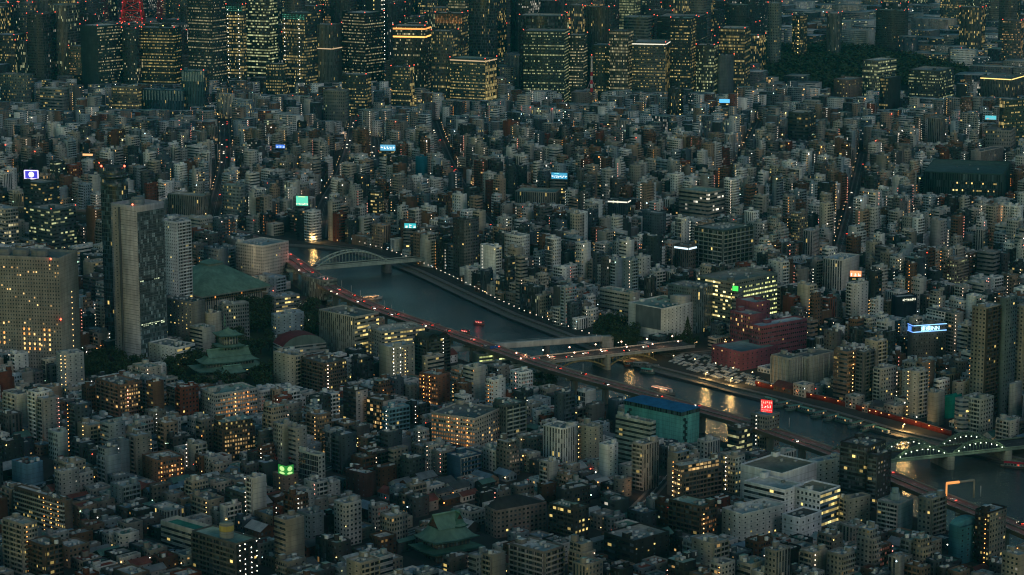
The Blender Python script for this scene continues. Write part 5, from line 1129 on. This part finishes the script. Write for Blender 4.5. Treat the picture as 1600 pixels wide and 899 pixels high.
# ------------------------------------------------------------ trees
def tree(name, label, n=420, hgt=9, r=4, conifer=False, seed=0, group=None):
    rn = random.Random(seed); T = Thing(name, (0, 0, 0), label, 'tree', group); m = T('trunk')
    segs = 5
    for i in range(segs):
        a, b = .34*(1-i/segs*.7), .34*(1-(i+1)/segs*.7); z0, z1 = hgt*.75*i/segs, hgt*.75*(i+1)/segs
        A_, B_ = ngon((0, 0), a, 6), ngon((0, 0), b, 6)
        for k in range(6): j = (k+1) % 6; m.face((P3(A_[k], z0), P3(A_[j], z0), P3(B_[j], z1), P3(B_[k], z1)))
    for k in range(5): an = rn.random()*6.28; beam(m, (0, 0, hgt*.35), (math.cos(an)*r*.6, math.sin(an)*r*.6, hgt*.65), .16, .16, GREY)
    m = T('crown'); lobes = [(rn.gauss(0, r*.42), rn.gauss(0, r*.42), hgt*rn.uniform(.45, .85), r*rn.uniform(.3, .55)) for _ in range(9)]
    for _ in range(n):
        if conifer:
            k = rn.random()**.8; z = hgt*(.12+.88*k); rr = r*(1-k)*rn.uniform(.5, 1.05)+.1; an = rn.random()*6.28; p = Vector((rr*math.cos(an), rr*math.sin(an), z-rr*.25))
        else:
            l = rn.choice(lobes); d = Vector((rn.gauss(0, 1), rn.gauss(0, 1), rn.gauss(0, .8))).normalized()*l[3]*rn.uniform(.75, 1.1); p = Vector(l[:3])+d
        s = rn.uniform(.35, .75); x = Vector((rn.gauss(0, 1), rn.gauss(0, 1), rn.gauss(0, .6))).normalized()*s; y = x.cross(Vector((rn.gauss(0, 1), rn.gauss(0, 1), rn.gauss(0, 1)))).normalized()*s*.8
        m.face((p-x, p-y, p+x, p+y))
    T.done({'trunk': M_bark, 'crown': M_leaf}); return T.root
tp = [tree('broadleaf_tree', '', 460, 10, 5, seed=i) for i in range(3)]
for o in tp: o.location = (0, -400, 0)
used_t = [0, 0, 0]
def plant(px, py, label, group, s=1.0, kind=None):
    k = R.randrange(3) if kind is None else kind; q = g(px, py)
    if used_t[k]: o = copy_tree(tp[k], (q.x, q.y, 0), R.random()*6.28, scale=s)
    else: o = tp[k]; o.location = (q.x, q.y, 0); o.scale = (s,)*3; used_t[k] = 1
    o['label'] = label; o['group'] = group
    return o
def grove(poly_px, n, label, group, smin=.9, smax=1.5):
    P = [(g(*p).x, g(*p).y) for p in poly_px]; EXC_POLY.append(P); x0, x1 = min(p[0] for p in P), max(p[0] for p in P); y0, y1 = min(p[1] for p in P), max(p[1] for p in P); k = 0; tries = 0
    mb = MB(); mb.face([(p[0], p[1], .02) for p in P]); struct(mb, 'lawn', (M_grass,))
    for q in P: TG.append((q[0], q[1], 6))
    for i in range(60): a, b, c_ = R.choice(P), R.choice(P), R.random(); TG.append((a[0]*c_+b[0]*(1-c_), a[1]*c_+b[1]*(1-c_), 7))
    while k < n and tries < n*30:
        tries += 1; q = (R.uniform(x0, x1), R.uniform(y0, y1))
        if pip(q, P) and not any(pip(q, e) for e in EXC_POLY if e is not P):
            xx, yy = pr(q[0], q[1], 0); plant(xx, yy, label, group, R.uniform(smin, smax)); k += 1
grove(((372, 478), (392, 462), (428, 500), (424, 560), (428, 612), (390, 622), (300, 612), (262, 598), (262, 560), (300, 556)), 95, 'dark evergreen tree in the dense garden around the temple hall', 'trees of the temple garden', 1.0, 1.7)
grove(((470, 486), (498, 482), (500, 540), (478, 532)), 14, 'dark street tree beside the long grey government office', 'trees beside the grey office', 1.0, 1.5)
grove(((925, 520), (950, 505), (985, 515), (1000, 545), (975, 548), (935, 528)), 26, 'dark bushy tree at the far end of the girder bridge', 'trees by the girder bridge', .9, 1.4)
grove(((1036, 532), (1080, 528), (1100, 536), (1060, 545)), 9, 'low tree before the white screened complex', 'trees before the screened complex', .7, 1.0)
grove(((842, 596), (862, 592), (868, 606), (838, 612)), 10, 'bare brown tree in the small park under the expressway', 'trees under the expressway', .8, 1.1)
grove(((130, 560), (165, 562), (235, 575), (200, 596), (135, 596)), 34, 'tree in the grounds below the pink and glass tower', 'trees below the glass towers', .8, 1.3)
grove(((1180, 830), (1196, 826), (1200, 838), (1184, 842)), 3, 'small round tree beside the low white clinic', 'trees by the clinic', .8, 1.0)
cf = tree('conifer_tree', 'tall dark conifer in front of the white screened complex', 900, 24, 6.5, True, 5); q = g(1074, 537); cf.location = (q.x, q.y, 0)
# far park, seen as one dark mass
mb = MB(); rn = random.Random(3)
PARK = [(g(*p).x, g(*p).y) for p in ((1190, 78), (1340, 80), (1440, 100), (1510, 114), (1530, 128), (1420, 142), (1300, 146), (1196, 132))]; EXC_POLY.append(PARK); TG.extend((*g(x, y), 14) for x in range(1200, 1345, 6) for y in (92, 120))
x0, x1 = min(p[0] for p in PARK), max(p[0] for p in PARK); y0, y1 = min(p[1] for p in PARK), max(p[1] for p in PARK); k = 0
while k < 3000:
    q = (rn.uniform(x0, x1), rn.uniform(y0, y1))
    if pip(q, PARK):
        k += 1; hgt = rn.uniform(9, 20); r = rn.uniform(5, 9)
        for _ in range(9):
            p = Vector((q[0]+rn.gauss(0, r*.5), q[1]+rn.gauss(0, r*.5), hgt*rn.uniform(.55, 1))); x = Vector((rn.gauss(0, 1), rn.gauss(0, 1), rn.gauss(0, .5))).normalized()*rn.uniform(2, 4); y = x.cross(Vector((rn.gauss(0, .5), rn.gauss(0, .5), 1))).normalized()*rn.uniform(2, 3.5)
            mb.face((p-x, p-y, p+x, p+y))
o = mb.build('distant_woods', None, (0, 0, 0), (M_leaf,)); o['kind'] = 'stuff'; o['label'] = 'dark palace park woods beyond the business district'
# ------------------------------------------------------------ rooftop screens and billboards in the middle distance
def screen(px, py, w, hgt, th, label, panel, ps, rows, bz, name='rooftop_screen'):
    q = g(px, py, bz+hgt/2); signboard(label, (q.x, q.y), rad(th), w, bz, hgt, panel, ps, rows, name=name, cat='screen' if name == 'rooftop_screen' else 'sign')
    for k in range(9): TG.append((q.x-w/2+w*k/8, q.y, bz-3))
    EXC_POLY.append([(q.x-w, q.y-8), (q.x+w, q.y-8), (q.x+w, q.y+14), (q.x-w, q.y+14)])
    P = poly_rect((q.x+w*.36, q.y+.5), rad(th), w*.95, 13); T = Thing('office_building', (P[0].x, P[0].y, 0), 'office building under the '+label.split(' on ')[0], 'office building')
    building(T, P[0], rad(th), w*.95, 13, bz-.6, col=R.choice(((.2, .2, .2), (.1, .12, .12), (.28, .27, .25))), L='R', Rt='P', lf=.15, detail=1, clutter=False); T.done()
screen(49, 273, 17, 11, -8, 'purple framed lit screen with a white disc', (.03, .02, .5), 1.0, (), 46)
q = g(49, 273, 51.5)
T = Thing('screen_emblem', (q.x, q.y, 51), 'glowing white disc and pale frame on the purple rooftop screen', 'emblem'); e = Vector((math.cos(rad(-8)), math.sin(rad(-8)))); nn = Vector((e.y, -e.x))*.3
T('disc').face([P3(q+e*3.2*math.cos(i*math.pi/8)+nn, 51.5+3.2*math.sin(i*math.pi/8)) for i in range(16)], None, mi=1, lit=(1, .95, 1), lf=1.6)
for z in (46.6, 56.2): beam(T('frame'), P3(q-e*8+nn, z), P3(q+e*8+nn, z), .4, 1.0, GREY, 1, (.8, .7, 1), 1.3)
for s in (-1, 1): beam(T('frame'), P3(q+e*8*s+nn, 46.6), P3(q+e*8*s+nn, 56.2), 1.2, .8, GREY, 1, (.7, .6, 1), 1.3)
T.done()
screen(472, 314, 14, 11, -10, 'green and yellow striped lit billboard', (.12, .75, .5), .8, ((.85, .1, 1, (1, .9, .3), 1.2), (.05, .22, 9, (1, .6, .5), 1.6)), 34, 'rooftop_billboard')
screen(606, 231, 20, 8, -6, 'pale blue billboard with white characters', (.12, .45, .7), .75, ((.25, .4, 5, (.9, 1, 1), 1.6),), 30, 'rooftop_billboard')
screen(874, 275, 20, 8, -14, 'cyan and blue lit billboard with white lettering', (.03, .35, .6), .7, ((.15, .4, 8, (.9, 1, 1), 1.6), (.75, .12, 1, (.3, .9, 1), 1)), 28, 'rooftop_billboard')
screen(641, 353, 13, 5.5, -10, 'turquoise lit billboard with a white centre panel', (.03, .5, .55), .8, ((.1, .7, 3, (1, .9, .8), 1.0),), 28, 'rooftop_billboard')
screen(438, 229, 13, 5, -12, 'small blue lit billboard', (.08, .25, .9), .8, ((.2, .5, 3, (.7, .85, 1), 1.2),), 26, 'rooftop_billboard')
screen(1132, 158, 16, 6, -12, 'small sky blue lit billboard before the tower blocks', (.1, .5, 1), 1.0, (), 34, 'rooftop_billboard')
screen(1548, 184, 16, 6, -12, 'small cyan topped billboard at the far right', (.1, .6, .7), .8, ((.0, .3, 1, (1, .4, .3), .7),), 30, 'rooftop_billboard')
screen(1337, 428, 11, 6, -10, 'orange red lit arched sign', (1, .3, .12), 1.1, ((.1, .5, 3, (1, .8, .6), 1.6),), 28, 'rooftop_billboard')
screen(137, 242, 14, 3, -10, 'glowing orange curved rooftop band', (1, .5, .2), 1.0, (), 26, 'rooftop_billboard')
screen(1149, 451, 6, 5, -30, 'small green lit sign', (.05, .8, .1), 1.0, (), 40, 'rooftop_billboard')
# ------------------------------------------------------------ cars
def car(name, col, head, label, group, bus=False):
    T = Thing(name, (0, 0, 0), label, 'car', group); L = 4.5; m = T('body')
    prof = [(-2.25, .3), (-2.25, .95), (-1.7, 1.0), (-1.2, 1.5), (.4, 1.5), (1.1, 1.0), (2.2, .85), (2.25, .3)]
    for a, b in zip(prof, prof[1:]): m.face(((a[0], -.88, a[1]), (b[0], -.88, b[1]), (b[0], .88, b[1]), (a[0], .88, a[1])), None, col)
    for s in (-1, 1): m.face([(x, s*.88, z) for x, z in prof], None, col)
    for x in (-1.4, 1.4):
        for s in (-1, 1): T('wheel').face([(x+.33*math.cos(i*math.pi/4), s*.9, .33+.33*math.sin(i*math.pi/4)) for i in range(8)], None, (.02, .02, .02))
    for s in (-1, 1):
        glow(T('tail_lamp'), (-2.35, s*.6, .8), .3, (1, .06, .03), 5); glow(T('head_lamp'), (2.35, s*.6, .65), .28, (1, .9, .65), head)
    T.done(); return T.root
cars = [car('car', c, 7, l, 'cars on the roads') for c, l in (((.4, .4, .4), 'silver car driving with its lamps on'), ((.05, .05, .055), 'dark car driving with its lamps on'), ((.5, .5, .5), 'white car driving with its lamps on'))]
for o in cars: o.location = (0, -300, 0)
cu = [0, 0, 0]
def put_car(p, t, z, label, group, k=None):
    k = R.randrange(3) if k is None else k; az = math.atan2(t.y, t.x); base = ('silver', 'dark', 'white')[k]
    if cu[k]: o = copy_tree(cars[k], (p.x, p.y, z), az+R.gauss(0, .03))
    else: o = cars[k]; cu[k] = 1; o.location = (p.x, p.y, z); o.rotation_euler = (0, 0, az)
    o['label'] = label.format(base); o['group'] = group.format(base)
for p, t in walk(line, 33, 12):
    x = pr(p.x, p.y, XZ)[0]
    if not 300 < x < 1600: continue
    for s in (-1, 1):
        if R.random() < (.8 if x < 760 else .22):
            n = Vector((t.y, -t.x)); q = p+n*(s*(3 if R.random() < .5 else 6.5))+t*R.uniform(0, 20); put_car(q, t*s, XZ+.03, '{} car with lit lamps on the elevated expressway', '{} cars on the expressway')
A, t, n, Lb = KUR
for s in (-10, 6, 20, 33, 52, 70, 88, 110): k = R.choice((-1, 1)); put_car(A+t*s+n*(8 if k > 0 else 14), t*k, 9.05, '{} car crossing the tan arch bridge', '{} cars on the tan arch bridge')
for ai, ln in enumerate(AV):
    for p, t in walk(ln, 15, 4):
        x, y = pr(p.x, p.y, 0)
        if -20 < x < 1620 and -10 < y < 900 and R.random() < (.3+.35*mn.noise(Vector((p.x/90, p.y/90, 1))) if ai < 4 or ai == 8 else .16):
            s = R.choice((-1, 1)); n = Vector((t.y, -t.x)); put_car(p+n*s*R.choice((2.2, 4.6))+t*R.uniform(-6, 6), t*s, .05, '{} car with lit lamps on a street between buildings', '{} cars on the city streets')
# parked cars by the pink complex
C0 = g(1100, 560); PK = [(g(*p).x, g(*p).y) for p in ((1056, 553), (1112, 557), (1168, 585), (1210, 602), (1196, 609), (1100, 588), (1048, 566))]; EXC_POLY.append(PK)
pc = Thing('parked_car', (0, 0, 0), 'unlit car parked in the lot beside the dark pink complex', 'car', 'cars parked beside the pink complex')
for x0, x1, z0, z1, w in ((-2.2, 2.2, .3, .95, .88), (-1.5, 1, .95, 1.5, .75)): box(pc('body'), ((x0+x1)/2, 0), 0, x1-x0, w*2, z0, z1, (.38, .4, .41))
pc.done(); k = 0
for i in range(64):
    for j in range(9):
        q = g(1040, 556)+Vector((.58, -.81))*i*3.1+Vector((-.81, -.58))*(j*6.3-26)
        if pip(q, PK) and R.random() < .62: o = pc.root if k == 0 else copy_tree(pc.root, (0, 0, 0)); o.location = (q.x, q.y, 0); o.rotation_euler = (0, 0, 3.76+R.choice((0, 3.14))); k += 1
sl = lamp_proto('street_lamp', 'warm street lamp with curved arm beside a city avenue', 'street lamp', 8, 1.5, .36, (1, .6, .28), 3.5, 'warm street lamps along the avenues')
pts = []
for ai, ln in enumerate(AV):
    for s in (-1, 1):
        for p, t in walk(offs(ln, s*9 if ai < 9 else s*6), 27, 6):
            x, y = pr(p.x, p.y, 0)
            if -10 < x < 1610 and 60 < y < 900 and not pip(p, RIVER) and R.random() < .6: pts.append((p, 0))
row(sl, pts[:290])
for (p, z) in pts[::9]: point_light((p.x, p.y, 8), 700, (1, .55, .25), .5)
# haze: one closed box of even air
mb = MB(); x0, x1, y0, y1, z0, z1 = -5200, 5200, -600, 11800, -5, 462
for q in (((x0, y0, z0), (x1, y0, z0), (x1, y1, z0), (x0, y1, z0)), ((x0, y0, z1), (x0, y1, z1), (x1, y1, z1), (x1, y0, z1)), ((x0, y0, z0), (x0, y0, z1), (x1, y0, z1), (x1, y0, z0)),
          ((x1, y0, z0), (x1, y0, z1), (x1, y1, z1), (x1, y1, z0)), ((x1, y1, z0), (x1, y1, z1), (x0, y1, z1), (x0, y1, z0)), ((x0, y1, z0), (x0, y1, z1), (x0, y0, z1), (x0, y0, z0))): mb.face(q[::-1])
hm = bpy.data.materials.new('haze'); hm.use_nodes = True; hm.node_tree.nodes.clear()
pv = hm.node_tree.nodes.new('ShaderNodeVolumePrincipled'); pv.inputs['Color'].default_value = (.04, .66, .85, 1); pv.inputs['Density'].default_value = HAZE_D
ho = hm.node_tree.nodes.new('ShaderNodeOutputMaterial'); hm.node_tree.links.new(pv.outputs[0], ho.inputs['Volume'])
if HAZE_D > 0:
    o = mb.build('haze', None, (0, 0, 0), (hm,)); o['kind'] = 'stuff'
# ------------------------------------------------------------ the rest of the city, lot by lot
PAL = [('warm grey', wg, 2.4), ('off-white', ow, 3), ('brownish grey', bg_, 2), ('dark grey', dg, 2), ('beige', be, 2.2), ('dark brown', br, 1.6), ('red-brown', rb, .5), ('slate blue', sl_, 1), ('white', wh, 2.6), ('bluish grey', bl, 1.4), ('tan', tn, 1.4), ('near-black', nb_, 1.5)]
NUM = 'zero one two three four five six seven eight nine ten eleven twelve thirteen fourteen fifteen sixteen seventeen eighteen nineteen twenty'.split()
GR = {}
for i, P in enumerate(EXC_POLY):
    xs, ys = [p[0] for p in P], [p[1] for p in P]
    for a in range(int(min(xs)//60), int(max(xs)//60)+1):
        for b in range(int(min(ys)//60), int(max(ys)//60)+1): GR.setdefault((a, b), []).append(P)
LG = {}
for ln, w in EXC_LINE:
    for a, b in zip(ln, ln[1:]):
        L_ = math.hypot(b[0]-a[0], b[1]-a[1])
        for k in range(int(L_/30)+2):
            x, y = a[0]+(b[0]-a[0])*min(1, k*30/max(L_, 1)), a[1]+(b[1]-a[1])*min(1, k*30/max(L_, 1))
            for dx in (-1, 0, 1):
                for dy in (-1, 0, 1): LG.setdefault((int(x//60)+dx, int(y//60)+dy), set()).add((a, b, w))
def blocked(p):
    k = (int(p[0]//60), int(p[1]//60))
    for P in GR.get(k, ()):
        if pip(p, P): return True
    for a, b, w in LG.get(k, ()):
        if dline(p, (a, b)) < w: return True
    return pip(p, RIVER)
SPECS = []
COL = {}
for x, y, z in TG: COL.setdefault(int(pr(x, y, z)[0]//7), []).append((y, z))
for k_ in COL: COL[k_] = sorted(set((round(a), round(b)) for a, b in COL[k_]))
def limit(P, h):
    xs = [pr(p.x, p.y, 0)[0] for p in P]; fy = sum(p.y for p in P)/4; lim = h
    for k in range(int(min(xs)//7), int(max(xs)//7)+1):
        for ty, tz in COL.get(k, ()):
            if ty > fy+6: lim = min(lim, CH-(CH-tz)*fy/ty-1)
    return lim
def district(cond, thd, y0, y1, lw, ld, street, block, hf, seed, occ=.96):
    th = rad(thd); rn = random.Random(seed); e1 = Vector((math.cos(th), math.sin(th))); e2 = Vector((-e1.y, e1.x))
    cs = [Vector((x, y)) for y in (y0, y1) for x in (-y*.235-60, y*.235+60)]
    s0, s1 = min(c.dot(e1) for c in cs), max(c.dot(e1) for c in cs); t0, t1 = min(c.dot(e2) for c in cs), max(c.dot(e2) for c in cs)
    t = t0
    while t < t1:
        d = rn.uniform(*ld); s = s0+rn.uniform(0, 30); run = 0
        for r_ in (0, 1):
            s = s0; run = 0
            while s < s1:
                w = rn.uniform(*lw)*(1.6 if rn.random() < .12 else 1)
                run += w
                if run > block: s += street; run = 0
                a = (s, t+r_*d); c = e1*(s+w/2)+e2*(t+r_*d+d/2); s += w
                if not (y0 <= c.y < y1) or abs(c.x) > c.y*.222+45: continue
                if not cond(c): continue
                g1, g2 = rn.uniform(.25, 1.2), rn.uniform(.25, 2.2)
                fr = (Vector(e1*(a[0]+w-g1)+e2*(a[1]+g2)), w-2*g1, d-g2-.5)
                if rn.random() > occ: continue
                P = poly_rect(fr[0], th, fr[1], fr[2])
                if blocked(c) or any(blocked(p) for p in P): continue
                h = hf(c, w, rn); lim = limit(P, h)
                if lim < 3.5: continue
                if lim < h: h = max(3.5, int(lim/3.05)*3.05)
                SPECS.append((fr[0], th+rn.gauss(0, .012), fr[1], fr[2], h, c, rn.random()))
        t += 2*d+street*(1.0 if rn.random() < .75 else 2.2)
def nz(c, s): return mn.noise(Vector((c[0]/s, c[1]/s, 3.3)))
def h_near(c, w, rn):
    y = pr(c[0], c[1], 0)[1]; tall = .17+.55*nz(c, 130)+(.18 if y < 740 else -.12); r = rn.random()
    if r < tall*.6 and w > 9: return rn.choice((8, 9, 10, 10, 11, 12))*3.05
    if r < tall+.2: return rn.choice((4, 5, 5, 6, 7))*3.1
    return rn.choice((2, 2, 3, 3, 3, 4))*3.0+.5
def h_far(c, w, rn):
    r = rn.random(); k = .3+.4*nz(c, 170)
    if r < k: return rn.choice((9, 10, 11, 12, 13, 14, 15))*3.05
    if r < k+.3: return rn.choice((5, 6, 7, 8))*3.15
    return rn.choice((2, 3, 3, 4, 5))*3.1
def h_mid(c, w, rn):
    r = rn.random()
    if r < .27: return rn.choice((10, 11, 12, 13, 14))*3.2
    if r < .6: return rn.choice((6, 7, 8, 9))*3.3
    return rn.choice((3, 4, 5))*3.3
def h_cbd(c, w, rn):
    r = rn.random(); x, y = pr(c[0], c[1], 0); t = (1 if x < 1190 else .07)
    if r < .42*t: return rn.uniform(60, 160)
    if r < .6: return rn.uniform(30, 55) if t == 1 else rn.uniform(18, 40)
    return rn.uniform(12, 34) if t == 1 else rn.uniform(10, 24)
def isnear(c): return pip(c, NEARLAND)
def isfar(c): return not pip(c, NEARLAND)
district(isnear, -47, 1330, 2150, (7, 14), (10, 16), 6, 70, h_near, 1)
district(isnear, -42, 2150, 2900, (13, 26), (15, 24), 9, 90, h_far, 2)
district(isfar, -49, 1500, 2350, (7, 15), (10, 17), 6, 70, h_far, 3)
district(isfar, -43, 2350, 2800, (7.5, 15), (10, 17), 7, 80, h_far, 4)
district(isfar, -38, 2800, 3300, (7.5, 15), (10, 17), 7, 90, h_mid, 5)
district(isfar, -30, 3300, 3950, (8, 18), (11, 19), 8, 100, h_mid, 6)
district(isfar, -24, 3950, 4800, (22, 48), (24, 44), 18, 150, h_cbd, 7)
district(isfar, -33, 4800, 7600, (26, 62), (26, 56), 18, 170, h_cbd, 8)
print('lots', len(SPECS))
KINDS = {'apartment': [], 'office': [], 'house': [], 'rest': []}
def style(sp):
    C, th, wl, wr, h, c, r = sp; rn = random.Random(r*1e6); x, y = pr(c.x, c.y, 0); fl = round(h/3.05)
    nm, col, _ = rn.choices(PAL, [p[2] for p in PAL])[0]; v = rn.uniform(.75, 1.3)*(.55 if y > 780 else .7 if y > 690 else 1); k = dict(col=tuple(a*v for a in col), rn=rn); feat = ''  # dim foreground is put into the wall colour: nearer lots get darker
    if fl <= 4 and wl*wr < 260 and y > 560:
        kind = 'house'; k.update(L=rn.choice('PPS'), Rt=rn.choice('PSS'), gs=.5, lf=.03, lit=WARM); gab = rn.random() < .4 and fl <= 3; k['gable'] = gab
        rc = rn.choice((('grey', (.16, .17, .18)), ('dark', (.07, .075, .08)), ('reddish', (.16, .05, .04)), ('greenish', (.08, .16, .14)), ('bluish', (.13, .19, .24)), ('pale', (.33, .34, .34)))); k['roof'] = rc[1]; feat = ('gabled ' if gab else 'flat ')+rc[0]+' roof'
    elif rn.random() < .6 and y > 170:
        kind = 'apartment'; a, b = rn.choice((('K', 'S'), ('S', 'K'), ('K', 'C'), ('C', 'S'), ('K', 'P'), ('B', 'K'), ('P', 'C'), ('K', 'B')))
        k.update(L=a, Rt=b, lf=.018, gs=.5, lit=rn.choice((YEL, WARM, WARM)), roof=rn.choice(ROOFC)); lc = rn.choice((WARM, WHT, (1, .72, .5), ORG, (1, .8, .6), (1, .35, .25)))
        if rn.random() < .58: k['lamps'] = ((rn.choice('LR'), rn.choice((.06, .14, .5, .86, .94)), lc, rn.uniform(2, 4.2)),); feat = 'lit landings'
        else: feat = {'K': 'balconies', 'C': 'open galleries', 'S': 'small windows', 'B': 'blank side', 'P': 'plain windows'}[a]
        if 'C' in (a, b): k['litr' if b == 'C' else 'lit'] = lc; k['gs'] = .22
        if rn.random() < .25 and fl > 6: k['setback'] = 5.8
    else:
        kind = 'office'; a, b = rn.choice('RRPPFVTG'), rn.choice('RPPFBBSV')
        k.update(L=a, Rt=b, lf=rn.choice((.005, .01, .02, .04, .06, .2 if y < 330 else .06)), lit=rn.choice((YEL, YEL, WHT, WARM, (.9, .95, .5))), gs=rn.uniform(.3, .7), roof=rn.choice(ROOFC))
        feat = {'R': 'window bands', 'P': 'square windows', 'F': 'window grid', 'V': 'vertical windows', 'T': 'wide windows', 'G': 'glass front'}[a]
        if rn.random() < .12: k['col'] = (.035, .05, .055); nm = 'dark glass'
    if h > 60: k.update(L=rn.choice('TFTV'), Rt=rn.choice('TFG'), lf=rn.choice((.01, .02, .06, .2, .35)), col=rn.choice(((.04, .055, .06), (.06, .07, .07), (.15, .16, .16), (.09, .1, .11))), fh=4.5, gs=.5)
    elif y < 170: k.update(lf=max(k['lf'], rn.choice((.01, .03, .08, .2))))
    return kind, nm, feat, fl, k
items = []
for sp in SPECS:
    x, y = pr(sp[5].x, sp[5].y, sp[4]*.7)
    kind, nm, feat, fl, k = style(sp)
    vis = (sp[2]+sp[3])*.7*(sp[4]*.5+6)/(sp[5].y**2)*1e6
    infr = 5 < x < 1595 and 0 < y < 895
    items.append((vis if infr else 0, sp, kind, nm, feat, fl, k))
items.sort(key=lambda t: -t[0])
quota = {'apartment': 285, 'office': 230, 'house': 240}; indiv = []; rest = []
for it in items:
    if it[0] > 0 and quota[it[2]] > 0 and it[1][5].y < 2700: quota[it[2]] -= 1; indiv.append(it)
    else: rest.append(it)
def gable_house(T, sp, k):
    C, th, wl, wr, h, c, r = sp; P = poly_rect(C, th, wl, wr); rn = k['rn']; h0 = max(4.5, h-2.2)
    for i, s_ in enumerate((k['Rt'], 'B', 'B', k['L'])): wallq(T('walls'), P[i], P[(i+1) % 4], 0, h0, s_, k['col'], r*99+i, k['lf'], 1, WARM)
    E_ = inset(P, -.5); u, v = P[1]-P[0], P[3]-P[0]
    if u.length > v.length: a, b = (E_[0]+E_[3])/2, (E_[1]+E_[2])/2; q = ((E_[0], E_[1], b, a), (E_[2], E_[3], a, b)); e = ((P[3], P[0], a), (P[1], P[2], b))
    else: a, b = (E_[0]+E_[1])/2, (E_[3]+E_[2])/2; q = ((E_[1], E_[2], b, a), (E_[3], E_[0], a, b)); e = ((P[0], P[1], a), (P[2], P[3], b))
    hz = h0+min(u.length, v.length)*.3
    for f in q: T('roof').face((P3(f[0], h0-.2), P3(f[1], h0-.2), P3(f[2], hz), P3(f[3], hz)), None, k['roof'])
    for f in e: T('walls').face((P3(f[0], h0), P3(f[1], h0), P3(f[2], hz-.15)), None, k['col'])
def raise_building(T, it, detail):
    _, sp, kind, nm, feat, fl, k = it; k = dict(k); C, th, wl, wr, h, c, r = sp
    if k.pop('gable', False): gable_house(T, sp, k); return
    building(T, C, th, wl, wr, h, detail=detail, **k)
    rn = k['rn']
    if h > 60 and rn.random() < .8:
        P = poly_rect(C, th, wl, wr)
        for i in (0, 1, 3): glow(T('beacon'), P3(P[i], h+2), .9, REDL, 2.5)
bulk = Bulk(); nbulk = 0
for it in rest:
    y = it[1][5].y
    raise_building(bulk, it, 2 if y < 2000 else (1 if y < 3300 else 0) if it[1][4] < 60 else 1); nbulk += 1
# loose street level lights: shop fronts and vending corners between the buildings
rn = random.Random(21)
for sp in SPECS:
    y = sp[5].y
    p_ = .45 if y < 3300 else .6
    if rn.random() < p_:
        C = sp[0]; o = Vector((rn.uniform(-2, 2), -rn.uniform(1.5, 3.5))); z = rn.choice((2.5, 3, 4, 6, sp[4]*.5, sp[4]-1.5)); r_ = rn.uniform(.25, .5)*(1 if y < 2700 else 1.6 if y < 4000 else 2.4)
        q = C+o if z < 7 else C+Vector((0, -.5))
        glow(bulk.mb, P3(q, z), r_, rn.choice((WARM, WARM, YEL, WHT, ORG, (1, .85, .7), (.6, .9, 1), REDL, (.6, 1, .7))), rn.uniform(2, 7))
o = bulk.mb.build('city_buildings'); o['kind'] = 'stuff'; o['label'] = 'packed smaller and farther buildings of the city'; print('bulk buildings', nbulk, 'faces', len(o.data.polygons))
# the largest ones in view, each a thing of its own
cnt = {}; recs = []
for it in indiv:
    _, sp, kind, nm, feat, fl, k = it
    c = sp[5]; lm = min(HERO, key=lambda q: (q[1][0]-c.x)**2+(q[1][1]-c.y)**2)
    key = (kind, nm, feat, NUM[min(20, fl)], lm[0]); cnt.setdefault(key, []).append((math.hypot(lm[1][0]-c.x, lm[1][1]-c.y), len(recs))); recs.append((it, key))
rank = {}
for key, lst in cnt.items():
    lst.sort()
    for i, (_, j) in enumerate(lst): rank[j] = (i, len(lst))
ORD = ['nearest', 'second nearest', 'third nearest', 'fourth nearest', 'fifth nearest', 'sixth nearest', 'seventh nearest', 'eighth nearest']
for j, (it, key) in enumerate(recs):
    kind, nm, feat, st, lm = key; i, nn_ = rank[j]
    nmz = {'apartment': ('apartment_building', 'flats', 'apartment block'), 'office': ('office_building', 'office', 'office building'), 'house': ('house', 'house', 'house')}[kind]
    lab = f"{nm} {st}-storey {nmz[1]} with {feat}, " + (f"near the {lm}" if nn_ == 1 else f"{ORD[min(i, 7)]} the {lm}")
    C = it[1][0]; T = Thing(nmz[0], (C.x, C.y, 0), lab, nmz[2], {'apartment': 'apartment blocks of the river quarters', 'office': 'office buildings of the river quarters', 'house': 'small houses of the near bank'}[kind])
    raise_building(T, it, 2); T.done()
print('individuals', len(recs), 'objects', len(sc.objects))
